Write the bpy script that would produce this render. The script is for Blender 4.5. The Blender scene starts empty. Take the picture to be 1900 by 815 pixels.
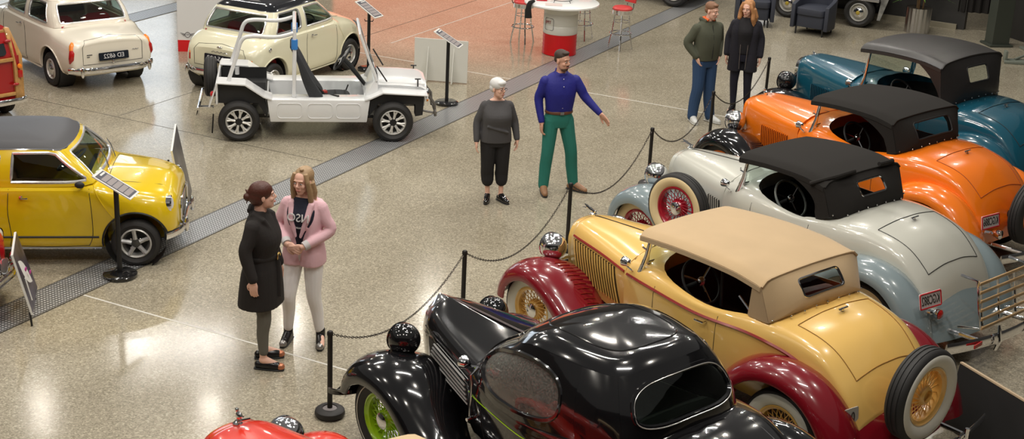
import bpy, bmesh, math, random
from mathutils import Vector, Matrix, Euler
random.seed(7)
PI = math.pi
scene = bpy.context.scene
COL = scene.collection

# ------------------------------------------------------------------ materials
MATS = {}
def mat(name, color=(.8, .8, .8), rough=.5, metal=0., coat=0., trans=0., ior=1.45, bump=None, var=None, emit=None, alpha=1., spec=.5, sheen=0.):
    if name in MATS: return MATS[name]
    m = bpy.data.materials.new(name); m.use_nodes = True
    nt = m.node_tree; b = nt.nodes['Principled BSDF']
    b.inputs['Base Color'].default_value = (*color, 1)
    b.inputs['Roughness'].default_value = rough
    b.inputs['Metallic'].default_value = metal
    b.inputs['Coat Weight'].default_value = coat
    b.inputs['Coat Roughness'].default_value = .03
    b.inputs['Transmission Weight'].default_value = trans
    b.inputs['IOR'].default_value = ior
    b.inputs['Specular IOR Level'].default_value = spec
    b.inputs['Sheen Weight'].default_value = sheen
    b.inputs['Alpha'].default_value = alpha
    if emit:
        b.inputs['Emission Color'].default_value = (*emit[0], 1); b.inputs['Emission Strength'].default_value = emit[1]
    tc = nt.nodes.new('ShaderNodeTexCoord')
    if var:   # (scale, amount) gentle brightness mottling
        n = nt.nodes.new('ShaderNodeTexNoise'); n.inputs['Scale'].default_value = var[0]; n.inputs['Detail'].default_value = 4
        nt.links.new(tc.outputs['Object'], n.inputs['Vector'])
        r = nt.nodes.new('ShaderNodeMapRange'); r.inputs['To Min'].default_value = 1 - var[1]; r.inputs['To Max'].default_value = 1 + var[1]
        r.inputs['From Min'].default_value = .25; r.inputs['From Max'].default_value = .75
        nt.links.new(n.outputs['Fac'], r.inputs['Value'])
        mx = nt.nodes.new('ShaderNodeVectorMath'); mx.operation = 'SCALE'; mx.inputs[0].default_value = color
        nt.links.new(r.outputs['Result'], mx.inputs['Scale']); nt.links.new(mx.outputs['Vector'], b.inputs['Base Color'])
    if bump:  # (scale, strength, distance)
        n = nt.nodes.new('ShaderNodeTexNoise'); n.inputs['Scale'].default_value = bump[0]; n.inputs['Detail'].default_value = 3
        nt.links.new(tc.outputs['Object'], n.inputs['Vector'])
        bp = nt.nodes.new('ShaderNodeBump'); bp.inputs['Strength'].default_value = bump[1]; bp.inputs['Distance'].default_value = bump[2]
        nt.links.new(n.outputs['Fac'], bp.inputs['Height']); nt.links.new(bp.outputs['Normal'], b.inputs['Normal'])
    MATS[name] = m
    return m
def paint(name, c, rough=.22, coat=.9): return mat(name, c, rough, 0, coat, spec=.5)

# ------------------------------------------------------------------ mesh builder
def crom(pts, n, closed=False):
    """Catmull-Rom resampling of a list of tuples to n points."""
    m = len(pts); out = []
    if m == 1: return [tuple(pts[0])] * n
    segs = m if closed else m - 1
    for i in range(n):
        t = i * segs / (n if closed else n - 1)
        k = min(int(t), segs - 1); u = t - k
        if closed: p0, p1, p2, p3 = pts[(k-1) % m], pts[k % m], pts[(k+1) % m], pts[(k+2) % m]
        else:
            p1, p2 = pts[k], pts[k+1]
            p0 = pts[k-1] if k > 0 else p1; p3 = pts[k+2] if k + 2 < m else p2
        out.append(tuple(.5 * (2*b + (c-a)*u + (2*a-5*b+4*c-d)*u*u + (3*b-a-3*c+d)*u*u*u) for a, b, c, d in zip(p0, p1, p2, p3)))
    return out
def lerp(a, b, t): return tuple(x + (y-x)*t for x, y in zip(a, b))

class MB:
    def __init__(s): s.v = []; s.f = []; s.m = Matrix.Identity(4)
    def pt(s, p):
        s.v.append(tuple(s.m @ Vector(p))); return len(s.v) - 1
    def grid(s, rows, cu=False, cv=False):
        """rows: list of equal-length point lists; cu closes between last/first row, cv closes each row"""
        n, k = len(rows), len(rows[0]); ix = [[s.pt(p) for p in r] for r in rows]
        for i in range(n if cu else n-1):
            for j in range(k if cv else k-1):
                a, b, c, d = ix[i][j], ix[(i+1) % n][j], ix[(i+1) % n][(j+1) % k], ix[i][(j+1) % k]
                s.f.append((a, b, c, d))
        return ix
    def cap(s, idx): s.f.append(tuple(idx))
    def box(s, c, d, rz=0, bev=0):
        x, y, z = d[0]/2, d[1]/2, d[2]/2
        R = Matrix.Translation(c) @ (Matrix.Rotation(rz, 4, 'Z') if not isinstance(rz, Matrix) else rz)
        o = s.m; s.m = o @ R
        P = [s.pt((sx*x, sy*y, sz*z)) for sz in (-1, 1) for sx, sy in ((-1, -1), (1, -1), (1, 1), (-1, 1))]
        s.f += [(P[3], P[2], P[1], P[0]), (P[4], P[5], P[6], P[7])] + [(P[i], P[(i+1) % 4], P[4+(i+1) % 4], P[4+i]) for i in range(4)]
        s.m = o; return s
    def tube(s, pts, r, n=8, closed=False, caps=True, flat=None):
        """swept tube; r number or list; flat=(a,b) scales cross-section"""
        P = [Vector(p) for p in pts]; m = len(P); rows = []
        if isinstance(r, (int, float)): r = [r]*m
        prev = None
        for i in range(m):
            if closed: t = (P[(i+1) % m] - P[i-1])
            else: t = P[min(i+1, m-1)] - P[max(i-1, 0)]
            if t.length < 1e-9: t = Vector((0, 0, 1))
            t.normalize()
            if prev is None:
                up = Vector((0, 0, 1)) if abs(t.z) < .9 else Vector((1, 0, 0))
                a = t.cross(up).normalized()
            else:
                a = (prev - t * prev.dot(t))
                a = a.normalized() if a.length > 1e-6 else prev
            prev = a; b = t.cross(a)
            fa, fb = flat or (1, 1)
            rows.append([P[i] + a*math.cos(2*PI*k/n)*r[i]*fa + b*math.sin(2*PI*k/n)*r[i]*fb for k in range(n)])
        ix = s.grid(rows, cu=closed, cv=True)
        if not closed and caps: s.cap(ix[0]); s.cap(ix[-1][::-1])
        return s
    def lathe(s, prof, n=24, c=(0, 0, 0), axis='Z', caps=False):
        """prof [(r,h)] around axis through c"""
        rows = []
        for r, h in prof:
            row = []
            for k in range(n):
                a = 2*PI*k/n; x, y = r*math.cos(a), r*math.sin(a)
                p = {'Z': (x, y, h), 'Y': (x, h, y), 'X': (h, x, y)}[axis]
                row.append((p[0]+c[0], p[1]+c[1], p[2]+c[2]))
            rows.append(row)
        ix = s.grid(rows, cv=True)
        if caps: s.cap(ix[0]); s.cap(ix[-1])
        return s
    def ell(s, c, r, n=16, m=10, rot=None):
        R = rot or Matrix.Identity(3); rows = []
        for i in range(m+1):
            t = PI*i/m; row = []
            for k in range(n):
                a = 2*PI*k/n
                q = R @ Vector((r[0]*max(math.sin(t), .02)*math.cos(a), r[1]*max(math.sin(t), .02)*math.sin(a), -r[2]*math.cos(t)))
                row.append((c[0]+q.x, c[1]+q.y, c[2]+q.z))
            rows.append(row)
        ix = s.grid(rows, cv=True); s.cap(ix[0][::-1]); s.cap(ix[-1]); return s
    def prism(s, poly, h0, h1, plane='XY'):
        """closed polygon extruded; plane XY->along z, XZ->along y, YZ->along x"""
        f = {'XY': lambda a, b, h: (a, b, h), 'XZ': lambda a, b, h: (a, h, b), 'YZ': lambda a, b, h: (h, a, b)}[plane]
        A = [s.pt(f(a, b, h0)) for a, b in poly]; B = [s.pt(f(a, b, h1)) for a, b in poly]; n = len(poly)
        s.cap(A[::-1]); s.cap(B)
        for i in range(n): s.f.append((A[i], A[(i+1) % n], B[(i+1) % n], B[i]))
        return s
    def build(s, name, m, parent=None, smooth=True, loc=None, solid=0, bevel=0, angle=40, sub=0):
        me = bpy.data.meshes.new(name); me.from_pydata(s.v, [], s.f)
        bm = bmesh.new(); bm.from_mesh(me); bmesh.ops.remove_doubles(bm, verts=bm.verts, dist=2e-5)
        bmesh.ops.recalc_face_normals(bm, faces=bm.faces); bm.to_mesh(me); bm.free()
        o = bpy.data.objects.new(name, me); COL.objects.link(o)
        if isinstance(m, (list, tuple)):
            for q in m: me.materials.append(q)
        else: me.materials.append(m)
        if solid:
            d = o.modifiers.new('s', 'SOLIDIFY'); d.thickness = solid; d.offset = 0
        if bevel:
            d = o.modifiers.new('b', 'BEVEL'); d.width = bevel; d.segments = 2; d.limit_method = 'ANGLE'; d.angle_limit = math.radians(40)
        if sub:
            d = o.modifiers.new('u', 'SUBSURF'); d.levels = sub; d.render_levels = sub
        if solid or bevel or sub: bake(o)
        if smooth: shade(o, angle)
        if parent is not None: o.parent = parent
        if loc is not None: o.location = loc
        return o
def shade(o, angle=40):
    me = o.data
    me.polygons.foreach_set('use_smooth', [True]*len(me.polygons))
    bm = bmesh.new(); bm.from_mesh(me); a = math.radians(angle)
    for e in bm.edges:
        if len(e.link_faces) == 2: e.smooth = e.calc_face_angle(0) < a
    bm.to_mesh(me); bm.free()
def bake(o):
    dg = bpy.context.evaluated_depsgraph_get(); dg.update()
    me = bpy.data.meshes.new_from_object(o.evaluated_get(dg)); old = o.data; o.modifiers.clear(); o.data = me; me.name = o.name
    return o
def cut(o, cutters):
    """boolean-difference closed MB meshes out of o"""
    tmp = []
    for c in cutters:
        q = c.build('cutter', list(MATS.values())[0], o.parent, smooth=False); tmp.append(q)
        d = o.modifiers.new('x', 'BOOLEAN'); d.operation = 'DIFFERENCE'; d.object = q; d.solver = 'EXACT'
    o.update_tag(refresh={'OBJECT', 'DATA'}); bpy.context.view_layer.update(); bake(o)
    for q in tmp: bpy.data.objects.remove(q)
    while len(o.data.materials) > 1: o.data.materials.pop()
    return o
def thing(name, label, cat, loc=(0, 0, 0), rz=0, group=None, sc=1):
    o = bpy.data.objects.new(name, None); COL.objects.link(o); o.empty_display_size = .1
    o.location = loc; o.rotation_euler = (0, 0, math.radians(rz)); o.scale = (sc,)*3
    return tag(o, label, cat, group)
def tag(o, label, cat, group=None, kind=None):
    if label: o['label'] = label
    if cat: o['category'] = cat
    if group: o['group'] = group
    if kind: o['kind'] = kind
    return o
def struct(o): o['kind'] = 'structure'; return o
def text(name, s, size, m, parent, M, extrude=.002, mirror=True, font_scale=(1, 1)):
    """flat lettering; M places it (x=reading direction as seen, z=normal); mirror flips it as the photograph shows"""
    c = bpy.data.curves.new(name, 'FONT'); c.body = s; c.size = size; c.extrude = extrude; c.align_x = 'CENTER'; c.align_y = 'CENTER'
    c.resolution_u = 3
    t = bpy.data.objects.new(name, c); COL.objects.link(t)
    dg = bpy.context.evaluated_depsgraph_get(); me = bpy.data.meshes.new_from_object(t.evaluated_get(dg))
    bpy.data.objects.remove(t)
    S = Matrix.Diagonal((-font_scale[0] if mirror else font_scale[0], font_scale[1], 1, 1))
    me.transform(M @ S)
    if mirror: me.flip_normals()
    me.materials.clear(); me.materials.append(m)
    o = bpy.data.objects.new(name, me); COL.objects.link(o); o.parent = parent
    return o
def frame(origin, x, y):
    """matrix with local x,y axes along given vectors"""
    x = Vector(x).normalized(); y = Vector(y); y = (y - x*y.dot(x)).normalized(); z = x.cross(y)
    M = Matrix((x, y, z)).transposed().to_4x4(); M.translation = Vector(origin); return M

def rrect(x0, x1, y0, y1, r, k=5):
    P = []
    for cx, cy, a in ((x1-r, y1-r, 0), (x0+r, y1-r, 90), (x0+r, y0+r, 180), (x1-r, y0+r, 270)):
        for i in range(k+1):
            t = math.radians(a + 90*i/k); P.append((cx + r*math.cos(t), cy + r*math.sin(t)))
    return P
def patch_hole(mb, S, box, hole, rings=3):
    """surface S(s,t) over box (s0,s1,t0,t1) with the closed 2-D outline `hole` left open"""
    s0, s1, t0, t1 = box
    cx = sum(p[0] for p in hole)/len(hole); cy = sum(p[1] for p in hole)/len(hole)
    # make sure every corner direction of the box is hit by adding points on the hole outline
    H = list(hole); out = []
    def hit(p):
        dx, dy = p[0]-cx, p[1]-cy; k = 1e9
        if dx > 1e-9: k = min(k, (s1-cx)/dx)
        if dx < -1e-9: k = min(k, (s0-cx)/dx)
        if dy > 1e-9: k = min(k, (t1-cy)/dy)
        if dy < -1e-9: k = min(k, (t0-cy)/dy)
        return (cx+dx*k, cy+dy*k)
    fine = []
    for i in range(len(H)):
        a, b = H[i], H[(i+1) % len(H)]
        L = math.hypot((a[0]-b[0])/(s1-s0), (a[1]-b[1])/(t1-t0)); n = max(1, int(L/.12))
        for j in range(n): fine.append(lerp(a, b, j/n))
    out = [hit(p) for p in fine]
    for cxn in ((s0, t0), (s1, t0), (s1, t1), (s0, t1)):
        k = min(range(len(out)), key=lambda i: (out[i][0]-cxn[0])**2+(out[i][1]-cxn[1])**2); out[k] = cxn
    rows = []
    for r in range(rings+1):
        rows.append([S(*lerp(a, b, r/rings)) for a, b in zip(fine, out)])
    mb.grid(rows, cv=True)
    return [S(*p) for p in fine]
def patch_fill(mb, S, hole, off=None, rings=4):
    cx = sum(p[0] for p in hole)/len(hole); cy = sum(p[1] for p in hole)/len(hole)
    o = off or Vector((0, 0, 0)); rows = []
    for r in range(rings+1):
        rows.append([Vector(S(*lerp((cx, cy), p, r/rings if r else 1e-3)))+Vector(o) for p in hole])
    ix = mb.grid(rows, cv=True); mb.cap(ix[0])

def loft(mb, stations, nu=24, nv=16, caps=(True, True), keep=False, mirror=True):
    """stations: half-profiles of (x,y,z) from the lowest outer point to the centre top; mirrored in y"""
    st = stations if keep else None
    K = len(stations[0]); cols = []
    prof = [list(p) for p in stations]
    if not keep:
        resampled = [crom(p, nv) for p in prof]
        rows = []
        colsr = [crom([resampled[i][j] for i in range(len(prof))], nu) for j in range(nv)]
        rows = [[colsr[j][i] for j in range(nv)] for i in range(nu)]
    else: rows = prof
    full = []
    for r in rows:
        if mirror:
            m = [(x, -y, z) for x, y, z in reversed(r)]
            if abs(r[-1][1]) < 1e-6: m = m[1:]
            full.append(list(r)+m)
        else: full.append(list(r))
    ix = mb.grid(full)
    if mirror and caps is not None:   # bottom strip closes the solid
        for i in range(len(ix)-1): mb.f.append((ix[i][0], ix[i][-1], ix[i+1][-1], ix[i+1][0]))
        if caps[0]: mb.cap(ix[0])
        if caps[1]: mb.cap(ix[-1][::-1])
    return rows

# ------------------------------------------------------------------ shared materials
chrome = mat('chrome', (.85, .85, .87), .06, 1)
steel = mat('brushed_steel', (.6, .6, .62), .3, 1)
black_metal = mat('black_metal', (.012, .012, .013), .35)
rubber = mat('tyre_rubber', (.022, .021, .021), .62, bump=(60, .2, .003))
dark = mat('dark_interior', (.012, .011, .011), .8)
matte_black = mat('matte_black', (.018, .018, .019), .55)
def thin_glass(name, tint, refl=1., dust_haze=0.):
    m = bpy.data.materials.new(name); m.use_nodes = True; nt = m.node_tree; nt.nodes.clear(); N = nt.nodes.new
    o = N('ShaderNodeOutputMaterial'); mx = N('ShaderNodeMixShader'); t = N('ShaderNodeBsdfTransparent'); g = N('ShaderNodeBsdfGlossy'); f = N('ShaderNodeLayerWeight')
    f.inputs['Blend'].default_value = .5; t.inputs['Color'].default_value = (*tint, 1); g.inputs['Roughness'].default_value = .01
    pw = N('ShaderNodeMath'); pw.operation = 'POWER'; pw.inputs[1].default_value = 4; nt.links.new(f.outputs['Facing'], pw.inputs[0])
    mm = N('ShaderNodeMath'); mm.operation = 'MULTIPLY_ADD'; mm.inputs[1].default_value = .5*refl; mm.inputs[2].default_value = .04*refl; nt.links.new(pw.outputs[0], mm.inputs[0])
    nt.links.new(mm.outputs[0], mx.inputs['Fac']); nt.links.new(t.outputs[0], mx.inputs[1]); nt.links.new(g.outputs[0], mx.inputs[2]); 
    if dust_haze:  # speckled dust film, its pale tone also painting in light the glass lacks
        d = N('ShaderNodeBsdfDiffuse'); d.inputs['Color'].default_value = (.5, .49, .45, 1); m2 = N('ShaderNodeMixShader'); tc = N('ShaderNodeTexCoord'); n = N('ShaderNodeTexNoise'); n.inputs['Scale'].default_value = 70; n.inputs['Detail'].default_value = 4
        r = N('ShaderNodeMapRange'); r.inputs['From Min'].default_value = .35; r.inputs['From Max'].default_value = .7; r.inputs['To Min'].default_value = dust_haze*.6; r.inputs['To Max'].default_value = dust_haze*1.6
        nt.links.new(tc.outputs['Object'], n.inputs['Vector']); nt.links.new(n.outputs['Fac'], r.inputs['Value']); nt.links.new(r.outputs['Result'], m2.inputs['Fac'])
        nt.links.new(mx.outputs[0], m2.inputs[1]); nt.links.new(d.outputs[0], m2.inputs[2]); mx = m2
    nt.links.new(mx.outputs[0], o.inputs['Surface']); return m
glass = thin_glass('window_glass', (.80, .86, .83), 1.3)
white_plain = mat('white_plain', (.78, .78, .76), .5)
amber = mat('amber_lens', (.9, .25, .02), .15, coat=.5)
redlens = mat('red_lens', (.45, .01, .01), .12, coat=.8)
# ------------------------------------------------------------------ camera
CAMP = dict(f=2685.138, th=.348700, ro=.0491574, H=5.741328)
def make_camera():
    th, ro = CAMP['th'], CAMP['ro']
    fw = Vector((0, math.cos(th), -math.sin(th))); up = Vector((0, math.sin(th), math.cos(th))); rt = Vector((1, 0, 0))
    r2 = math.cos(ro)*rt + math.sin(ro)*up; u2 = -math.sin(ro)*rt + math.cos(ro)*up
    cd = bpy.data.cameras.new('camera'); cam = bpy.data.objects.new('camera', cd); COL.objects.link(cam)
    M = Matrix((r2, u2, -fw)).transposed().to_4x4(); M.translation = (0, 0, CAMP['H']); cam.matrix_world = M
    cd.sensor_width = 36; cd.lens = CAMP['f']/1900*36; cd.clip_end = 200
    scene.camera = cam
make_camera()

# ------------------------------------------------------------------ floor
def floor_material():
    m = bpy.data.materials.new('polished_aggregate_concrete'); m.use_nodes = True
    nt = m.node_tree; N = nt.nodes; L = nt.links; b = N['Principled BSDF']
    tc = N.new('ShaderNodeTexCoord')
    def noise(sc, det=2, rough=.5):
        n = N.new('ShaderNodeTexNoise'); n.inputs['Scale'].default_value = sc; n.inputs['Detail'].default_value = det
        n.inputs['Roughness'].default_value = rough; L.new(tc.outputs['Object'], n.inputs['Vector']); return n
    def ramp(src, stops):
        r = N.new('ShaderNodeValToRGB'); L.new(src, r.inputs['Fac']); e = r.color_ramp.elements
        e[0].position, e[0].color = stops[0][0], (*stops[0][1], 1); e[1].position, e[1].color = stops[1][0], (*stops[1][1], 1)
        for p, c in stops[2:]:
            q = e.new(p); q.color = (*c, 1)
        return r
    big = ramp(noise(.55, 5, .6).outputs['Fac'], [(.3, (.30, .268, .205)), (.7, (.40, .365, .29))])
    v = N.new('ShaderNodeTexVoronoi'); v.inputs['Scale'].default_value = 75; L.new(tc.outputs['Object'], v.inputs['Vector'])
    sep = N.new('ShaderNodeSeparateColor'); L.new(v.outputs['Color'], sep.inputs['Color'])
    chips = ramp(sep.outputs['Red'], [(0, (.55, .53, .48)), (.35, (.85, .83, .79)), (.8, (1.05, 1.04, 1.0)), (1, (1.5, 1.48, 1.42))])
    mx = N.new('ShaderNodeMix'); mx.data_type = 'RGBA'; mx.blend_type = 'MULTIPLY'; mx.inputs['Factor'].default_value = .8
    L.new(big.outputs['Color'], mx.inputs['A']); L.new(chips.outputs['Color'], mx.inputs['B'])
    L.new(mx.outputs['Result'], b.inputs['Base Color'])
    rr = N.new('ShaderNodeMapRange'); rr.inputs['To Min'].default_value = .08; rr.inputs['To Max'].default_value = .2
    L.new(noise(1.3, 4).outputs['Fac'], rr.inputs['Value']); L.new(rr.outputs['Result'], b.inputs['Roughness'])
    bp = N.new('ShaderNodeBump'); bp.inputs['Strength'].default_value = .03; bp.inputs['Distance'].default_value = .02
    L.new(noise(3, 3).outputs['Fac'], bp.inputs['Height']); L.new(bp.outputs['Normal'], b.inputs['Normal'])
    b.inputs['Specular IOR Level'].default_value = .5
    return m
fl = MB(); fl.grid([[(-30, -3, 0), (30, -3, 0)], [(-30, 60, 0), (30, 60, 0)]])
struct(fl.build('floor', floor_material(), smooth=False))

joint_dark = mat('joint_sealant_dark', (.07, .062, .05), .5)
joint_pale = mat('joint_sealant_pale', (.62, .60, .55), .4)
def joint(n, a, b, w, m, z=.0012):
    a, b = Vector((*a, 0)), Vector((*b, 0)); d = (b-a).normalized(); p = Vector((-d.y, d.x, 0))*w/2
    q = MB(); q.prism([(a-p)[:2], (b-p)[:2], (b+p)[:2], (a+p)[:2]], 0, z); struct(q.build('trim_%d' % n, m, smooth=False))
# directions measured on the slab: family A runs at -26.5 deg, family B is square to it
dA = (math.cos(math.radians(-26.5)), math.sin(math.radians(-26.5)))
def lineA(n, p, l0, l1, w, m): joint(n, (p[0]+dA[0]*l0, p[1]+dA[1]*l0), (p[0]+dA[0]*l1, p[1]+dA[1]*l1), w, m)
def lineB(n, p, l0, l1, w, m): joint(n, (p[0]-dA[1]*l0, p[1]+dA[0]*l0), (p[0]-dA[1]*l1, p[1]+dA[0]*l1), w, m)
lineA(1, (-5.96, 19.37), -6, 3.9, .012, joint_dark)
lineA(2, (-4.16, 13.02), 0, 9, .022, joint_pale)
lineA(3, (-.84, 22.65), -3.2, .9, .022, joint_pale)
lineA(4, (-.84, 22.65), 1.3, 4.6, .022, joint_pale)
lineB(5, (-5.15, 19.9), -.75, 9.5, .012, joint_dark)
lineB(6, (-2.45, 23.9), .5, 8, .02, joint_pale)

# ------------------------------------------------------------------ drainage strip of perforated steel
def strip_material():
    m = bpy.data.materials.new('perforated_steel_strip'); m.use_nodes = True
    nt = m.node_tree; N = nt.nodes; L = nt.links; b = N['Principled BSDF']
    tc = N.new('ShaderNodeTexCoord'); mp = N.new('ShaderNodeMapping'); L.new(tc.outputs['Object'], mp.inputs['Vector'])
    v = N.new('ShaderNodeTexVoronoi'); v.inputs['Scale'].default_value = 26; v.inputs['Randomness'].default_value = 0
    L.new(mp.outputs['Vector'], v.inputs['Vector'])
    r = N.new('ShaderNodeValToRGB'); L.new(v.outputs['Distance'], r.inputs['Fac']); e = r.color_ramp.elements
    e[0].position = .22; e[0].color = (.78, .79, .80, 1); e[1].position = .3; e[1].color = (.16, .165, .172, 1)
    L.new(r.outputs['Color'], b.inputs['Base Color']); b.inputs['Roughness'].default_value = .35; b.inputs['Metallic'].default_value = .35
    return m
sm = strip_material()
def strip(name_n, a, ang, l0, l1, w, off=0):
    q = MB(); q.box(((l0+l1)/2, off, 0), (l1-l0, w, .006)); o = q.build('trim_%d' % name_n, sm, smooth=False)
    o.location = (a[0], a[1], .001); o.rotation_euler = (0, 0, math.radians(ang)); struct(o)
    e = MB()
    for sy in (-1, 1): e.box(((l0+l1)/2, off+sy*(w/2+.006), 0), (l1-l0, .012, .01))
    o2 = e.build('trim_%d' % (name_n+1), joint_dark, smooth=False); o2.location = o.location; o2.rotation_euler = o.rotation_euler; struct(o2)
strip(7, (-4.65, 12.06), 63.9, -4, 24, .42, .21)
strip(9, (-6.89, 24.84), 65, -2, 14, .45, .225)
# ------------------------------------------------------------------ automobile helpers
from mathutils.bvhtree import BVHTree
class Surf:
    def __init__(s, o):
        dg = bpy.context.evaluated_depsgraph_get(); s.b = BVHTree.FromPolygons([v.co for v in o.data.vertices], [p.vertices[:] for p in o.data.polygons])
    def cast(s, p, d, off=.0):
        h, n, i, t = s.b.ray_cast(Vector(p), Vector(d))
        if h is None: return None
        if n.dot(Vector(d)) > 0: n = -n
        return h + n*off
    def side(s, x, z, sy, off=0): return s.cast((x, sy*3, z), (0, -sy, 0), off)
    def top(s, x, y, off=0): return s.cast((x, y, 5), (0, 0, -1), off)
    def rear(s, y, z, off=0): return s.cast((-6, y, z), (1, 0, 0), off)
    def front(s, y, z, off=0): return s.cast((6, y, z), (-1, 0, 0), off)
def seam(name, pts, parent, m=None, r=.004, closed=False, n=5):
    pts = [p for p in pts if p is not None]
    if len(pts) < 2: return None
    q = MB(); q.tube(pts, r, n, closed=closed); return q.build(name, m or matte_black, parent)
def dense(pts, k=8):
    out = []
    for a, b in zip(pts[:-1], pts[1:]): out += [lerp(a, b, i/k) for i in range(k)]
    return out + [pts[-1]]

def tyre_profile(R, r, w):
    h = w/2
    return [(r, -h*.62), (r+.02, -h*.8), ((R+r)/2, -h), (R-.03, -h*.9), (R-.008, -h*.72), (R-.001, -h*.5), (R-.007, -h*.46), (R-.007, -h*.38), (R, -h*.34), (R, -h*.12), (R-.007, -h*.09),
            (R-.007, h*.09), (R, h*.12), (R, h*.34), (R-.007, h*.38), (R-.007, h*.46), (R-.001, h*.5), (R-.008, h*.72), (R-.03, h*.9), ((R+r)/2, h), (r+.02, h*.8), (r, h*.62)]
def wire_wheel(parent, loc, R=.36, w=.14, rim=None, hub=None, white=None, rz=0, spokes=20, cap_m=None, ring=None, rot=None, hub_open=False):
    r = R*.62; q = MB(); q.lathe(tyre_profile(R, r, w), 56, axis='Y')
    t = q.build('wheel', rubber, parent); t.location = loc; t.rotation_euler = rot or (0, 0, math.radians(rz))
    h = w/2
    if white:
        q = MB(); q.lathe([(r+.004, h*.66), (r+.02, h*.83), ((R+r)/2-.01, h*1.03), (R-.045, h*1.0), (R-.035, h*.9)], 56, axis='Y'); q.build('whitewall', white, t)
    if ring:
        q = MB(); q.lathe([(R*.80, h*1.0), (R*.80, h*1.03), (R*.82, h*1.03), (R*.82, h*.99)], 56, axis='Y'); q.build('whitewall_line', ring, t)
    q = MB(); q.lathe([(r+.006, h*.72), (r-.008, h*.75), (r-.014, h*.6), (r-.03, h*.5), (r-.034, 0), (r-.03, -h*.6), (r, -h*.62)], 56, axis='Y'); q.build('rim', rim, t)
    hr = .075
    q = MB(); q.lathe([(hr+.025, -h*.4), (hr+.02, h*.1), (hr, h*.45), (hr*.85, h*.62)] + ([(hr*.7, h*.66), (hr*.68, h*.3), (.002, h*.28)] if hub_open else [(.002, h*.64)]), 28, axis='Y'); q.build('hub', hub or rim, t)
    if not hub_open:
        q = MB(); q.lathe([(hr*.92, h*.6), (hr*.9, h*.78), (hr*.6, h*.95), (hr*.2, h*1.02), (.002, h*1.03)], 28, axis='Y'); q.build('hub_cap', cap_m or chrome, t)
    q = MB()
    for k in range(spokes):
        a = 2*PI*k/spokes
        for (dh, da, hh) in ((h*.35, .32, h*.1), (-h*.25, -.32, h*.1)):
            q.tube([(hr*1.02*math.cos(a), dh, hr*1.02*math.sin(a)), ((r-.03)*math.cos(a+da), hh, (r-.03)*math.sin(a+da))], .0045, 5)
    q.build('spokes', rim, t)
    return t
def fender(path, yin, yout, n=26, th=.008, crown=.05, lip=.11, sy=1):
    """sheet following path (x,z); yin may be a list"""
    q = MB(); k = len(path); yi = yin if isinstance(yin, list) else [yin]*k; yo = yout if isinstance(yout, list) else [yout]*k
    P = crom([(a[0], a[1], b, c) for a, b, c in zip(path, yi, yo)], n); rows = []
    for i in range(n):
        x, z, a, b = P[i]; x0, z0 = P[max(i-1, 0)][:2]; x1, z1 = P[min(i+1, n-1)][:2]
        dx, dz = x1-x0, z1-z0; L = math.hypot(dx, dz) or 1; nx, nz = -dz/L, dx/L
        if dx < 0: nx, nz = -nx, -nz
        nx, nz = nx, nz; w = b-a
        sec = [(a, -.01), (a+w*.25, crown*.65), (a+w*.5, crown), (a+w*.72, crown*.72), (a+w*.9, crown*.05), (b, -lip*.5), (b, -lip), (b-.012, -lip-.004)]
        rows.append([(x+nx*d, sy*y, z+nz*d) for y, d in crom(sec, 16)])
    q.grid(rows); return q, rows
def steering_wheel(parent, c, R, tilt, m_rim, m_hub, spokes=3, col_to=None):
    q = MB(); ct, stt = math.cos(tilt), math.sin(tilt)
    def P(a, rr, d=0): # wheel disc facing backward/up
        y, u = rr*math.cos(a), rr*math.sin(a); return (c[0]+u*stt*-1*-1*0 + u*stt - d*ct, c[1]+y, c[2]+u*ct + d*stt)
    q.tube([P(2*PI*k/32, R) for k in range(32)], .012, 8, closed=True)
    w = q.build('steering_wheel', m_rim, parent)
    q = MB()
    for k in range(spokes):
        a = PI/2 + 2*PI*k/spokes + PI; q.tube([P(a, .02), P(a, R)], .010, 6)
    q.ell(c, (.035, .045, .045)); q.build('steering_spokes', m_hub, w)
    q = MB(); e = col_to or P(0, 0, -.5); q.tube([c, e], .02, 8); q.build('steering_column', matte_black, w)
    return w
def headlamp(parent, c, R, m, lensm=None, stem_to=None, L=.2):
    q = MB(); prof = [(R*math.sin(a), -R*1.05*math.cos(a)) for a in [.02+2.0*k/14 for k in range(15)]] + [(R*.95, R*.5), (R*.92, R*.56)]
    q.lathe(prof, 28, c=c, axis='X'); o = q.build('headlamp', m, parent)
    q = MB(); q.lathe([(R*.92, R*.52), (R*.7, R*.7), (R*.3, R*.82), (.003, R*.85)], 28, c=c, axis='X'); q.build('lens', glass_lens, o)
    if stem_to: seam('headlamp_stem', [(c[0], c[1], c[2]-R*.9), stem_to], o, chrome, .018, n=8)
    return o
glass_lens = mat('lamp_lens_glass', (.8, .8, .82), .1, .3, coat=1)
def bumper(parent, x, z, W, m, sweep=.12, h=.06, name='bumper', n=18):
    q = MB(); pts = [(x + math.copysign(1, -x)*sweep*(abs(2*i/(n-1)-1)**2), W*(2*i/(n-1)-1), z) for i in range(n)]
    q.tube(pts, 1, 8, flat=(.014, h/2)); return q.build(name, m, parent)

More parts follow.
